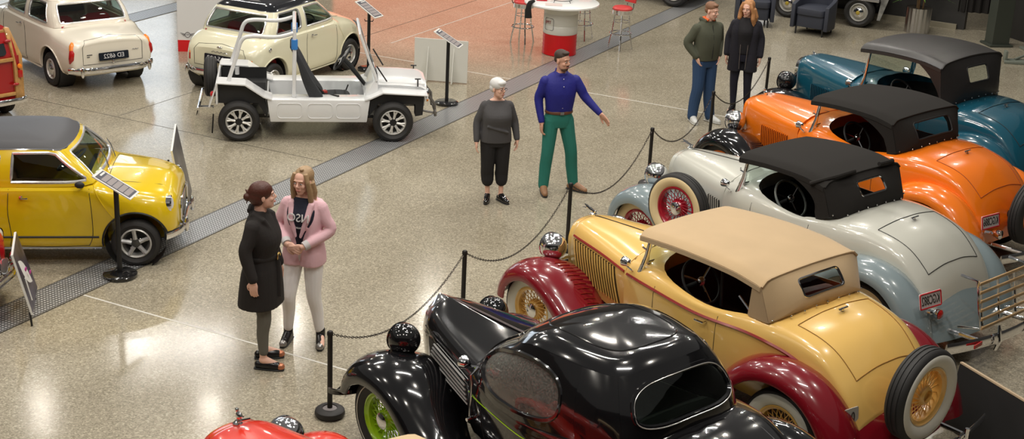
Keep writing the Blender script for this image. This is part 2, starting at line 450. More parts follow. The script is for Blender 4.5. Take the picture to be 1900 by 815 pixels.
def plate_text(parent, c, outward, up, W, H, base_m, chars, char_m, border_m=None, name='number_plate', rim=.012):
    """number plate: outward normal, up vector; writing is mirrored as in the photograph"""
    n = Vector(outward).normalized(); u = Vector(up); u = (u-n*u.dot(n)).normalized(); x = u.cross(n)
    M = frame(c, x, u); q = MB(); q.m = M; q.prism(rrect(-W/2, W/2, -H/2, H/2, .012), -.004, .004)
    p = q.build(name, base_m, parent, smooth=False)
    if border_m:
        q = MB(); q.m = M
        q.tube([(a, b, .004) for a, b in rrect(-W/2+rim*.6, W/2-rim*.6, -H/2+rim*.6, H/2-rim*.6, .012)], rim*.6, 6, closed=True); q.build('plate_border', border_m, p)
    text('plate_lettering', chars, H*.78, char_m, p, M @ Matrix.Translation((0, 0, .006)), font_scale=(W*.86/(max(len(chars), 1)*H*.78*.62), 1))
    return p

# ------------------------------------------------------------------ the open roadsters of the 1930s
def roadster(name, label, loc, rz, o):
    t = thing(name, label, 'car', loc, rz)
    body_m, hood_m, fend_m, top_m = o['body'], o.get('hood', o['body']), o['fender'], o['top']
    zr = o.get('dz', 0)
    # body solid
    B = [[(.45, .46, .44), (.45, .53, .6), (.45, .56, .9), (.45, .54, 1.05), (.45, .42, 1.14), (.45, .2, 1.2), (.45, 0, 1.21)],
         [(.1, .5, .42), (.1, .6, .6), (.1, .64, .9), (.1, .62, 1.07), (.1, .5, 1.17), (.1, .2, 1.22), (.1, 0, 1.22)],
         [(-.5, .52, .42), (-.5, .66, .6), (-.5, .69, .9), (-.5, .675, 1.04), (-.5, .61, 1.10), (-.5, .2, 1.13), (-.5, 0, 1.15)],
         [(-1.05, .52, .42), (-1.05, .66, .6), (-1.05, .68, .9), (-1.05, .65, 1.08), (-1.05, .55, 1.16), (-1.05, .2, 1.2), (-1.05, 0, 1.2)],
         [(-1.4, .5, .42), (-1.4, .6, .6), (-1.4, .62, .88), (-1.4, .61, 1.05), (-1.4, .52, 1.14), (-1.4, .2, 1.19), (-1.4, 0, 1.195)],
         [(-1.68, .46, .42), (-1.68, .56, .55), (-1.68, .6, .75), (-1.68, .59, .94), (-1.68, .53, 1.05), (-1.68, .2, 1.12), (-1.68, 0, 1.13)],
         [(-1.88, .44, .42), (-1.88, .53, .5), (-1.88, .58, .62), (-1.88, .57, .78), (-1.88, .52, .89), (-1.88, .2, .97), (-1.88, 0, .98)],
         [(-2.0, .42, .41), (-2.0, .5, .45), (-2.0, .56, .53), (-2.0, .55, .62), (-2.0, .5, .73), (-2.0, .2, .81), (-2.0, 0, .82)],
         [(-2.07, .4, .4), (-2.07, .47, .42), (-2.07, .53, .45), (-2.07, .52, .5), (-2.07, .48, .57), (-2.07, .2, .63), (-2.07, 0, .64)]]
    q = MB(); loft(q, B, 48, 22); body = q.build('body', body_m, t)
    fx, rx = .20, o.get('cock_r', -1.08)
    ck = crom([(fx, 0), (fx-.05, .36), (fx-.25, .55), (-.55, .625), (rx+.2, .60), (rx, .5), (rx-.02, 0), (rx, -.5), (rx+.2, -.60), (-.55, -.625), (fx-.25, -.55), (fx-.05, -.36)], 44, closed=True)
    c = MB(); c.prism(ck, .5, 1.6); cut(body, [c]); shade(body, 35)
    S = Surf(body)
    # upholstered inside
    q = MB(); A = [(x*.985-.006, y*.975, 1.1) for x, y in ck]; Bt = [(x*.97-.01, y*.95, .53) for x, y in ck]
    ix = q.grid([A, Bt], cv=True); q.cap(ix[1]); q.build('cabin_lining', o.get('lining', dark), t)
    q = MB()
    seat = [[(-.95, .50, .55), (-.95, .5, .72), (-.95, .3, .78), (-.95, 0, .78)], [(-.45, .50, .55), (-.45, .5, .70), (-.45, .3, .76), (-.45, 0, .76)], [(-.38, .46, .55), (-.38, .46, .64), (-.38, .3, .68), (-.38, 0, .68)]]
    loft(q, seat, 10, 8)
    back = [[(-1.0, .50, .72), (-1.05, .52, .95), (-1.02, .50, 1.15), (-1.0, 0, 1.18)], [(-.80, .52, .72), (-.88, .52, .95), (-.92, .50, 1.14), (-.91, 0, 1.18)], [(-.72, .5, .74), (-.78, .5, .95), (-.86, .47, 1.08), (-.85, 0, 1.12)]]
    loft(q, back, 8, 8); q.build('bench_seat', o.get('seat', dark), t)
    # coaming trim along the cockpit
    rimpts = [S.top(x*1.012, y*1.03, .004) for x, y in ck]; rimpts = [p for p in rimpts if p]
    # hood
    H = [[(1.47, .2, .6), (1.47, .23, .8), (1.47, .235, .97), (1.47, .18, 1.08), (1.47, .09, 1.12), (1.47, 0, 1.13)],
         [(1.36, .24, .58), (1.36, .27, .8), (1.36, .275, .98), (1.36, .22, 1.10), (1.36, .1, 1.145), (1.36, 0, 1.155)],
         [(.9, .36, .56), (.9, .40, .8), (.9, .41, 1.0), (.9, .34, 1.11), (.9, .16, 1.175), (.9, 0, 1.185)],
         [(.46, .46, .52), (.46, .53, .8), (.46, .54, 1.03), (.46, .44, 1.13), (.46, .2, 1.195), (.46, 0, 1.208)]]
    hw, hz = o.get('hood_w', (1, 0))
    H = [[(x, y*(1+(hw-1)*max(0, (x-.4))), z+hz*(z-.6)*max(0, x-.4)) for x, y, z in st] for st in H]
    if o.get('boxy'): H = [[a, b, c, lerp(d, (d[0], c[1]*.95, d[2]), .6), lerp(e, (e[0], c[1]*.6, f[2]), .5), f] for a, b, c, d, e, f in H]
    q = MB(); loft(q, H, 20, 18); hood = q.build('hood', hood_m, t, angle=50); HS = Surf(hood)
    seam('hood_hinge', [(1.44, 0, 1.142), (1.36, 0, 1.159), (.9, 0, 1.189), (.46, 0, 1.212)], hood, o.get('hinge', matte_black), .005)
    seam('hood_seam', dense([(.44, .535, .62), (.44, .545, .9)], 3)+[(.44, .54, 1.03), (.44, .45, 1.13), (.44, .2, 1.205), (.44, 0, 1.216)], body, matte_black, .003)
    # grille shell at the nose
    q = MB(); rows = []
    for k, (dx, sc) in enumerate(((0, 1), (.05, .97), (.07, .8))):
        rows.append([(1.47+dx, y*sc, .85+(z-.85)*(1-.04*k)) for x, y, z in crom(H[0], 14)+[(a, -b, c) for a, b, c in crom(H[0], 14)[::-1]]])
    ix = q.grid(rows); q.cap(ix[-1]); q.build('grille_shell', o.get('shell', chrome), t)
    # ornament
    q = MB(); q.lathe([(.03, 1.13), (.034, 1.16), (.015, 1.18), (.002, 1.19)], 14, c=(1.44, 0, 0)); o['orn'](q); q.build('hood_ornament', chrome, t)
    # louvres on both hood sides
    lx0, lx1, lz0, lz1, ln, slant = o['louv']
    for sy in (1, -1):
        q = MB(); rows = []
        for i in range(9):
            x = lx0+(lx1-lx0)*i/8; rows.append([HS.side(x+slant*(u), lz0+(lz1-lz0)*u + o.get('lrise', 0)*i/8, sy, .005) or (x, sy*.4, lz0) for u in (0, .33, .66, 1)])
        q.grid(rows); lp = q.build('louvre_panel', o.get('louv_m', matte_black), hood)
        q = MB()
        for i in range(ln):
            x = lx0+(lx1-lx0)*(i+.5)/ln
            pts = [HS.side(x+slant*u, lz0+(lz1-lz0)*u + o.get('lrise', 0)*(i+.5)/ln, sy, .012) for u in (0, .25, .5, .75, 1)]
            if all(pts): q.tube(pts, (lx0-lx1)/ln*.2, 5, flat=(1, 1))
        q.build('louvre_fins', hood_m, lp)
    # fenders
    for sy in (1, -1):
        fp = [(1.80, .44), (1.77, .57), (1.66, .71), (1.48, .79), (1.28, .78), (1.08, .69), (.88, .55), (.65, .44), (.42, .36), (.3, .34)]
        yi = [.50, .48, .44, .40, .36, .34, .36, .42, .48, .5]
        q, rows = fender(fp, yi, .88, sy=sy); f = q.build('front_fender', fend_m[0], t, solid=.01)
        rp = [(-.82, .34), (-.9, .55), (-1.05, .74), (-1.25, .87), (-1.5, .91), (-1.75, .86), (-1.95, .72), (-2.09, .52), (-2.15, .34)]
        q, rows = fender(rp, .50, .88, sy=sy, crown=.06, lip=.1); q.build('rear_fender', fend_m[1], t, solid=.01)
        q = MB(); q.box((-.25, sy*.7, .33), (1.2, .34, .03)); q.box((-.25, sy*.53, .4), (1.2, .03, .14)); q.build('running_board', fend_m[0] if o.get('rb') is None else o['rb'], t, bevel=.008)
        if o.get('beading'):
            seam('fender_beading', [(x, y+sy*.004, z) for x, y, z in [r[-2] for r in rows]], t, o['beading'], .007)
    # wheels
    W = o['wheel']; R = W.get('R', .36)
    for x in (1.42, -1.5):
        for sy in (1, -1):
            wire_wheel(t, (x, sy*.70, R), rz=0 if sy > 0 else 180, **W)
    q = MB()
    for x in (1.42, -1.5): q.tube([(x, -.6, R), (x, .6, R)], .035, 8)
    for sy in (1, -1): q.box((-.2, sy*.33, .42), (3.6, .06, .1))
    q.box((-.2, 0, .42), (3.0, .6, .06)); q.build('chassis', black_metal, t)
    # lamps
    for sy in (1, -1): headlamp(t, (1.52, sy*.42, .9), .128, o.get('lamp', chrome), stem_to=(1.48, sy*.44, .66), L=.3)
    seam('lamp_bar', [(1.5, -.4, .76), (1.52, 0, .74), (1.5, .4, .76)], t, chrome, .015, n=8)
    # windscreen
    wz = o['topspec']['z']-.045; wx = .2
    for_w = [(wx+.05, -.5, 1.17), (wx, -.5, wz), (wx, .5, wz), (wx+.05, .5, 1.17)]
    ws = MB(); ws.tube(for_w+[for_w[0]], .014, 8); w = ws.build('windscreen_frame', o.get('wsf', chrome), t)
    q = MB(); q.grid([[for_w[0], for_w[1]], [for_w[3], for_w[2]]]); q.build('windscreen_glass', glass, w, solid=.005)
    for sy in (1, -1):
        q = MB(); q.tube([(wx+.08, sy*.55, 1.08), (wx+.03, sy*.54, 1.25), (wx, sy*.53, wz-.01)], [.022, .016, .013], 8, flat=(1, 1.3)); q.tube([(wx+.02, sy*.54, 1.3), (wx+.06, sy*.57, 1.33), (wx+.03, sy*.6, 1.36)], .008, 6)
        q.build('windscreen_post', chrome, w)
        q = MB(); q.lathe([(.004, -.06), (.03, -.05), (.042, 0), (.044, .02), (.003, .03)], 16, c=(.4, sy*.62, 1.16), axis='X'); q.tube([(.4, sy*.62, 1.13), (.36, sy*.56, 1.07)], .008, 6); q.build('cowl_lamp', chrome, t)
    if o.get('wiper'): seam('wiper_arm', [(.2, .1, 1.5), (.18, .16, 1.3)], w, matte_black, .008)
    steering_wheel(t, (-.2, o.get('sw', .3), 1.1), .2, .7, o.get('swm', matte_black), chrome, col_to=(.25, o.get('sw', .3), .8))
    # soft top
    T = o['topspec']; xr = T['xr']; zt = T['z']; xf = .27; yw = T.get('w', .6); zb = T.get('zb', 1.15); xb = T.get('xb', xr-.2); cr = T.get('crown', .022)
    fxq = T['quarter']
    def roofz(x):
        u = (xf-x)/(xf-xr); return zt - .03 + .06*math.sin(PI*min(u*.75+.08, 1)) - T.get('drop', .02)*max(0, u-.8)/.2
    def yedge(u): return yw*(.95+.05*min(u*2, 1))
    q = MB(); rows = []
    nxs = 22
    for i in range(nxs):
        u = i/(nxs-1); x = xf+(xr-xf)*u; z = roofz(x); ye = yedge(u); row = []
        for j in range(-12, 13):
            v = j/12; a = abs(v); bend = .045*max(0, (a-.86)/.14)**2 + T.get('sagq', .0)*max(0, a-.5)*2*u*u
            row.append((x-.03*(1-v*v)*(u-.5)*2*-1*0, ye*v, z + cr*(1-v*v) - bend))
        rows.append(row)
    # valance lip along the sides and front
    lipL = [[(p[0], p[1]*1.004, p[2]-d) for p in (r[-1] for r in rows)] for d in (0, .04)]
    q.grid(rows); q.grid(lipL); q.grid([[(x, -y, z) for x, y, z in r] for r in lipL])
    q.grid([[(x+.004, y, z-d) for x, y, z in rows[0]] for d in (0, .035)])
    rr = rows[-1]
    def Sr(s, tt):   # rear curtain; s -1..1 (left positive), tt 0 bottom .. 1 top
        j = (s+1)/2*24; k = min(int(j), 23); top = lerp(rr[k], rr[k+1], j-k)
        cb = .10*abs(s)**5; bx, by = xb+cb+T.get('bulge', .0), T.get('wb', .6)*s
        p = S.top(bx, by*.985); z = (p.z if p is not None and p.z > .9 else zb)
        z = max(z, zb-.03) if abs(s) < .97 else zb-.02
        b = (bx, by, z-.004)
        pp = lerp(b, top, tt); return (pp[0]-.05*math.sin(PI*tt)*(1-s**4), pp[1], pp[2])
    wh = T['win']; hole = rrect(-wh[0], wh[0], wh[1], wh[2], .12, 5)
    # stretch the corner radius to the panel's own proportions
    hole = [(x, wh[1]+(y-wh[1])) for x, y in rrect(-wh[0], wh[0], wh[1], wh[2], .07, 5)]
    edge = patch_hole(q, Sr, (-1, 1, 0, 1), hole, 5)
    for sy in (1, -1):
        rows2 = []
        for i in range(11):
            tt = i/10; e = Sr(sy, 1-tt); f = fxq(tt)
            # front edge follows the roof rim on top
            k = min(max((xf-f)/(xf-xr), 0), 1); topz = roofz(f); ytop = yedge(k)
            row = []
            for j in range(9):
                v = j/8; x = f+(e[0]-f)*v; uu = min(max((xf-x)/(xf-xr), 0), 1)
                zt_ = rr[-1][2] if x < xr else roofz(x)-.045-T.get('sagq', 0)*uu*uu
                zb_ = zb-.02; pz = S.top(x, .585)
                if pz is not None and pz.z > .95: zb_ = pz.z-.006
                if j == 8: zz = e[2]; yy = abs(e[1])
                else:
                    zz = zt_+(zb_-zt_)*tt; yy = yedge(uu)+(.605-yedge(uu))*tt
                    w_ = v**3; zz = zz*(1-w_)+e[2]*w_; yy = yy*(1-w_)+abs(e[1])*w_
                row.append((x, sy*yy, zz))
            rows2.append(row)
        q.grid(rows2)
    top = q.build('convertible_top', top_m, t, solid=.012, angle=50)
    seam('rear_window_frame', edge, top, o.get('winframe', chrome), .011, closed=True, n=6)
    q = MB(); patch_fill(q, Sr, hole); q.build('rear_window_glass', glass, top)
    # seam bead where roof and curtain meet
    seam('roof_seam', [(p[0]-.008, p[1], p[2]+.002) for p in rr], top, top_m, .012)
    for i in range(9):
        s = -1+2*i/8; p = Sr(s*.97, .05); q = MB(); q.ell((p[0]-.012, p[1], p[2]+.01), (.009, .009, .009), 8, 6); q.build('snap_fastener', chrome, top)
    # trunk / rumble lid lines
    yl = .46; xs = [-1.36, -1.5, -1.65, -1.8, -1.87, -1.92]
    ln_ = lambda a, b: [S.top(a[0]+(b[0]-a[0])*k/26, a[1]+(b[1]-a[1])*k/26, .003) for k in range(27)]
    left = ln_((xs[0], yl), (xs[-1], yl*.88)); right = ln_((xs[0], -yl), (xs[-1], -yl*.88)); frt = ln_((xs[0], yl), (xs[0], -yl)); btm = ln_((xs[-1], yl*.88), (xs[-1], -yl*.88))
    for L in (left, right, frt, btm): seam('lid_seam', L, body, o.get('seam', matte_black), .0036)
    q = MB(); p = S.top(-1.44, 0, .0); q.tube([(-1.44, -.06, p.z+.03), (-1.44, .06, p.z+.03)], .009, 8); q.tube([(-1.44, 0, p.z), (-1.44, 0, p.z+.035)], .012, 8); q.lathe([(.02, p.z), (.02, p.z+.008)], 12, c=(-1.44, 0, 0), caps=True)
    q.build('lid_handle', chrome, t)
    # belt moulding
    for sy in (1, -1):
        pth = [(.42, 1.02), (.1, 1.03), (-.5, 1.01), (-1.0, 1.03), (-1.3, 1.0), (-1.55, .93), (-1.75, .8), (-1.9, .66)]
        if o.get('belt'):
            pts = [S.side(x, z, sy, .002) for x, z in crom(pth, 40)]
            seam('belt_moulding', pts, body, o['belt'], .016)
            pts = [HS.side(x, z, sy, .002) for x, z in crom([(1.42, 1.0), (.9, 1.02), (.48, 1.02)], 14)]
            seam('belt_moulding', pts, hood, o['belt'], .014)
        for dx in (.02, -.72):
            pts = [S.side(dx, z, sy, .001) for z in (.5, .6, .7, .8, .9, 1.0, 1.06)]; seam('door_seam', pts, body, matte_black, .003)
        p = S.side(-.62, .98, sy, 0); q = MB(); q.tube([p+Vector((0, sy*.0, 0)), p+Vector((0, sy*.04, 0)), p+Vector((.09, sy*.045, 0))], .009, 8); q.build('door_handle', chrome, t)
    return t, S
def orn_greyhound(q):
    q.tube([(1.42, 0, 1.185), (1.47, 0, 1.195), (1.53, 0, 1.215), (1.56, 0, 1.225)], [.012, .017, .012, .006], 8); q.tube([(1.44, 0, 1.19), (1.39, 0, 1.195)], [.01, .004], 6); q.tube([(1.52, .01, 1.2), (1.57, .015, 1.195)], [.008, .004], 6)
def orn_quail(q):
    q.ell((1.42, 0, 1.22), (.032, .02, .03)); q.ell((1.445, 0, 1.255), (.016, .013, .015)); q.tube([(1.4, 0, 1.22), (1.36, 0, 1.24)], [.012, .003], 6); q.tube([(1.39, 0, 1.2), (1.36, .05, 1.21)], .007, 6); q.tube([(1.39, 0, 1.2), (1.36, -.05, 1.21)], .007, 6)
yel = paint('butter_yellow_paint', (.82, .52, .15)); maroon = paint('maroon_paint', (.19, .005, .012)); whitewall = mat('white_tyre_wall', (.72, .70, .63), .5)
creamwall = mat('cream_tyre_wall', (.72, .58, .33), .5)
canvas_tan = mat('tan_canvas', (.50, .355, .20), .85, bump=(220, .35, .002), var=(3, .05), sheen=.2)
canvas_black = mat('black_canvas', (.021, .019, .0175), .9, bump=(260, .5, .003), spec=.25)
vinyl_black = mat('black_vinyl', (.028, .026, .026), .38, bump=(12, .15, .01))
leather_red = mat('oxblood_leather', (.36, .02, .018), .35, bump=(60, .2, .004))
brown_dark = mat('dark_brown_lining', (.035, .012, .008), .7)
yrim = paint('yellow_wheel_paint', (.78, .47, .13))
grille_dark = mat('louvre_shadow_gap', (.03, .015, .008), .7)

t, S = roadster('roadster', 'butter-yellow 1930s roadster with tan canvas top and maroon fenders', (1.727, 11.8, 0), 132, dict(
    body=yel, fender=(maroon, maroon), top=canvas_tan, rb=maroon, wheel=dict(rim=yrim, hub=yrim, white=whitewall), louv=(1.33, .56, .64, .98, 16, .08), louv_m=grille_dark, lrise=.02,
    belt=paint('dark_red_coachline', (.26, .012, .012)), seat=leather_red, lining=brown_dark, orn=orn_greyhound, shell=yel,
    topspec=dict(xr=-1.08, z=1.49, zb=1.17, xb=-1.28, w=.62, wb=.6, quarter=lambda u: -1.0+.03*u, win=(.42, .38, .80)),
    seam=mat('yellow_shadow_seam', (.30, .15, .03), .6), winframe=chrome))
YEL = t
wire_wheel(t, (-2.26, .02, .80), R=.385, rim=yrim, white=whitewall, rot=(0, .12, math.radians(90)), w=.19, hub_open=True)
seam('spare_carrier', [(-2.0, 0, .62), (-2.22, 0, .78)], t, black_metal, .05, n=10)
plate_steel = mat('plate_grey', (.42, .40, .36), .45); plate_ink = mat('plate_ink', (.05, .045, .04), .6)
plate_text(t, (-2.02, .62, .66), (-1, .12, .12), (0, 0, 1), .26, .16, plate_steel, '0616', plate_ink)
q = MB(); q.lathe([(.004, -.08), (.04, -.06), (.05, 0), (.052, .02)], 16, c=(-2.08, .66, .52), axis='X'); q.tube([(-1.9, .62, .5), (-2.08, .66, .5)], .015, 8); q.build('tail_lamp', chrome, t)
bumper(t, -2.5, .42, .75, chrome, sweep=.1, h=.07)
bumper(t, 1.95, .45, .80, black_metal, sweep=.14, h=.09)
for s in (-1, 1):
    for pp in ([(-2.0, s*.35, .42), (-2.3, s*.35, .42), (-2.46, s*.35, .42)], [(1.7, s*.35, .42), (1.93, s*.35, .45)]): q = MB(); q.tube(pp, .02, 8); q.build('bumper_bracket', chrome, t)
    q = MB(); q.tube([(-2.53, s*.28, .34), (-2.53, s*.28, .52)], .018, 8); q.build('overrider', chrome, t)
# folding passenger-side seat hinge and top iron seen through the opening
q = MB(); q.tube([(-.62, .52, 1.08), (-.62, .55, 1.45)], .012, 6); q.build('top_strut', black_metal, t)
q = MB(); q.tube([(-.95, .5, 1.1), (-.78, .5, 1.22)], .012, 6); q.build('top_hinge', chrome, t)
# maroon skirt below the body at the rear
q = MB(); rows = []
for i in range(15):
    s = -1+2*i/14; rows.append([(-1.93-.10*(1-s*s), .56*s, .66-.02*(s*s)), (-2.12-.08*(1-s*s), .57*s, .48), (-2.17-.08*(1-s*s), .57*s, .34)])
q.grid(rows); q.build('rear_apron', maroon, t, solid=.01)
ff = [c for c in t.children if c.name.startswith('front_fender')][0]; FS = Surf(ff); q = MB()
for i in range(11):
    x = 1.30-.045*i; pts = [FS.top(x, y, .004) for y in (.60, .56, .52, .48, .45)]
    if all(pts): q.tube(pts, .005, 5)
q.build('fender_louvre_panel', paint('bright_maroon', (.30, .02, .015)), ff)

# ------------------------------------------------------------------ grey roadster
lgrey = paint('pale_grey_paint', (.56, .56, .50)); bgrey = paint('blue_grey_paint', (.21, .265, .285)); redrim = paint('red_wheel_paint', (.35, .004, .02))
t, S = roadster('roadster', 'pale grey roadster with blue-grey fenders, black top and red side-mounted spare wheel', (2.873, 14.123, 0), 132, dict(
    body=lgrey, fender=(bgrey, bgrey), top=canvas_black, rb=bgrey, wheel=dict(rim=redrim, hub=redrim, white=creamwall), louv=(.75, .52, .66, .92, 6, .0),
    orn=orn_greyhound, shell=lgrey, wiper=True, swm=mat('grey_steering_rim', (.18, .20, .19), .3), cock_r=-.86,
    topspec=dict(xr=-.80, z=1.51, zb=1.2, xb=-1.0, w=.61, wb=.6, quarter=lambda u: -.28-.45*(1-(1-u)**3), win=(.33, .42, .80)),
    winframe=chrome))
GREY = t
for sy in (1, -1): seam('top_flap', [(-.66, sy*.64, 1.455), (-.72, sy*.60, 1.49), (-.82, sy*.45, 1.54), (-.84, sy*.2, 1.555)], t, canvas_black, .022, n=8)
# side-mounted spare in the front fender well
wire_wheel(t, (.83, .80, .80), R=.37, rim=redrim, hub=redrim, white=creamwall, rz=4, w=.16)
redlet = mat('badge_red', (.4, .02, .02), .4)
dgrey = paint('shadow_blue_grey', (.16, .2, .215))
q = MB(); rows = []
for i in range(15):
    s = -1+2*i/14; rows.append([(-1.95-.10*(1-s*s), .57*s, .68-.02*(s*s)), (-2.14-.08*(1-s*s), .6*s, .48), (-2.2-.08*(1-s*s), .6*s, .34)])
q.grid(rows); q.build('rear_apron', bgrey, t, solid=.01)
wood = mat('varnished_wood_slat', (.42, .27, .13), .35, var=(9, .2))
rk = MB()
for s in (-1, 1): rk.tube([(-2.25, s*.4, .99), (-2.42, s*.4, .99), (-2.52, s*.4, .56), (-2.3, s*.4, .5)], .016, 8)
for k in range(4): rk.tube([(-2.46+.0*k, -.42+.28*k, .98), (-2.54, -.42+.28*k, .60)], .013, 6)
rk = rk.build('luggage_rack', chrome, t)
for k in range(6):
    u = k/5; q = MB(); q.box((-2.47-.085*u, -.05, .985-.40*u), (.014, 1.0, .032), Matrix.Rotation(-.2, 4, 'Y')); q.build('rack_slat', wood, rk, bevel=.004)
bm_ = bumper(t, -2.62, .46, .86, chrome, sweep=.14, h=.11)
for s in (-1, 1):
    q = MB(); q.tube([(-2.63, s*.28, .36), (-2.66, s*.28, .47), (-2.63, s*.28, .6)], [.016, .022, .012], 8); q.build('overrider', chrome, bm_)
    q = MB(); q.tube([(-2.1, s*.4, .42), (-2.6, s*.4, .45)], .022, 8); q.build('bumper_bracket', chrome, bm_)
q = MB(); q.box((-2.605, .55, .47), (.012, .14, .035), .09); q.build('bumper_badge', redlet, bm_)
redframe = mat('plate_frame_red', (.5, .01, .02), .35); plate_pink = mat('plate_pale', (.62, .55, .55), .4)
plate_text(t, (-2.12, .64, .76), (-1, .1, .25), (0, 0, 1), .30, .15, plate_pink, 'KGC882', plate_ink, redframe)
q = MB(); q.lathe([(.004, .09), (.035, .06), (.05, 0), (.05, -.03), (.003, -.04)], 16, c=(-2.16, .56, .62), axis='X'); q.tube([(-1.95, .64, .6), (-2.12, .6, .62)], .02, 8); q.build('tail_lamp', chrome, t)
q = MB(); q.lathe([(.045, -.035), (.03, -.05), (.003, -.055)], 16, c=(-2.16, .56, .62), axis='X'); q.build('tail_lamp_lens', redlens, t)
bumper(t, 1.95, .45, .80, chrome, sweep=.14, h=.09)
for s in (-1, 1): q = MB(); q.tube([(1.7, s*.35, .42), (1.93, s*.35, .45)], .02, 8); q.build('bumper_bracket', chrome, t)

# ------------------------------------------------------------------ orange roadster
orange = paint('bright_orange_paint', (.90, .20, .01)); fblack = paint('gloss_black_paint', (.006, .006, .007), .12, 1)
t, S = roadster('roadster', 'bright orange roadster with black front fenders and a black canvas top', (4.027, 16.452, 0), 132, dict(
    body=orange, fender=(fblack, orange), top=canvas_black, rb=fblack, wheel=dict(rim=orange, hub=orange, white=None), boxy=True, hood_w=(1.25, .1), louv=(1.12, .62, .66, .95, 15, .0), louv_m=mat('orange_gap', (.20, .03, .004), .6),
    belt=None, seat=leather_red, lining=brown_dark, orn=orn_quail, shell=orange, cock_r=-.9, seam=mat('orange_shadow_seam', (.35, .07, .01), .6),
    topspec=dict(xr=-.86, z=1.53, zb=1.18, xb=-1.04, w=.64, wb=.6, quarter=lambda u: -.3-.52*(1-(1-u)**2.5), win=(.55, .30, .80)),
    winframe=matte_black))
ORG = t
wire_wheel(t, (-2.27, -.05, .74), rim=orange, rot=(0, .1, math.radians(90)), w=.16)
seam('spare_carrier', [(-2.0, 0, .62), (-2.2, 0, .74)], t, black_metal, .05, n=10)
plate_text(t, (-2.13, .50, .70), (-1, .1, .2), (0, 0, 1), .30, .15, plate_pink, 'KGC886', plate_ink, redframe)
q = MB(); q.lathe([(.004, .09), (.035, .06), (.05, 0), (.05, -.03), (.003, -.04)], 16, c=(-2.2, .42, .56), axis='X'); q.tube([(-1.95, .5, .55), (-2.16, .44, .56)], .02, 8); q.build('tail_lamp', chrome, t)
bm_ = bumper(t, -2.6, .44, .8, chrome, sweep=.12, h=.1)
for s in (-1, 1): q = MB(); q.tube([(-2.1, s*.4, .42), (-2.58, s*.4, .44)], .022, 8); q.build('bumper_bracket', chrome, bm_)
seam('front_spreader', [(1.85, -.6, .5), (1.85, .6, .5)], t, chrome, .015, n=8)

# ------------------------------------------------------------------ blue car
teal = paint('deep_teal_paint', (.008, .085, .135))
t, S = roadster('roadster', 'deep teal-blue vintage car with tall black vinyl top, farthest of the vintage row', (5.03, 18.47, 0), 132, dict(
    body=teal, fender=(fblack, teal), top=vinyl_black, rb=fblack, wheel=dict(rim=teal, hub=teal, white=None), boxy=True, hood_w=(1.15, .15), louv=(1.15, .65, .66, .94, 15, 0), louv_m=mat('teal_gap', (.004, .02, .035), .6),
    seat=dark, orn=orn_quail, shell=chrome, wsf=teal, cock_r=-.9, dz=.12, lamp=fblack,
    topspec=dict(xr=-.9, z=1.68, zb=1.18, xb=-1.05, w=.66, wb=.62, quarter=lambda u: -.52-.4*(1-(1-u)**2.5), win=(.34, .42, .78), crown=.05),
    winframe=matte_black))
BLU = t
t.scale = (1.03,)*3

# ------------------------------------------------------------------ red car whose bonnet and roof corner enter the frame at the bottom
redp = paint('coral_red_paint', (.75, .035, .015)); buff = mat('buff_canvas', (.62, .46, .28), .85, bump=(220, .35, .002))
t, S = roadster('roadster', 'coral-red vintage car with buff top, cut off at the bottom edge of the picture', (-.77, 7.37, 0), 132, dict(
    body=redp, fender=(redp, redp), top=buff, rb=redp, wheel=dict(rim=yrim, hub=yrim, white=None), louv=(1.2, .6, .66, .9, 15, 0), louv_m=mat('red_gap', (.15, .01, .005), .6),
    orn=orn_quail, shell=redp, hinge=mat('tarnished_strip', (.16, .12, .10), .4, .6), wsf=black_metal, hood_w=(1.1, .02),
    topspec=dict(xr=-.9, z=1.42, zb=1.18, xb=-1.05, w=.64, quarter=lambda u: -.35-.5*(1-(1-u)**2.5), win=(.34, .42, .78), crown=.05), winframe=matte_black))
REDB = t
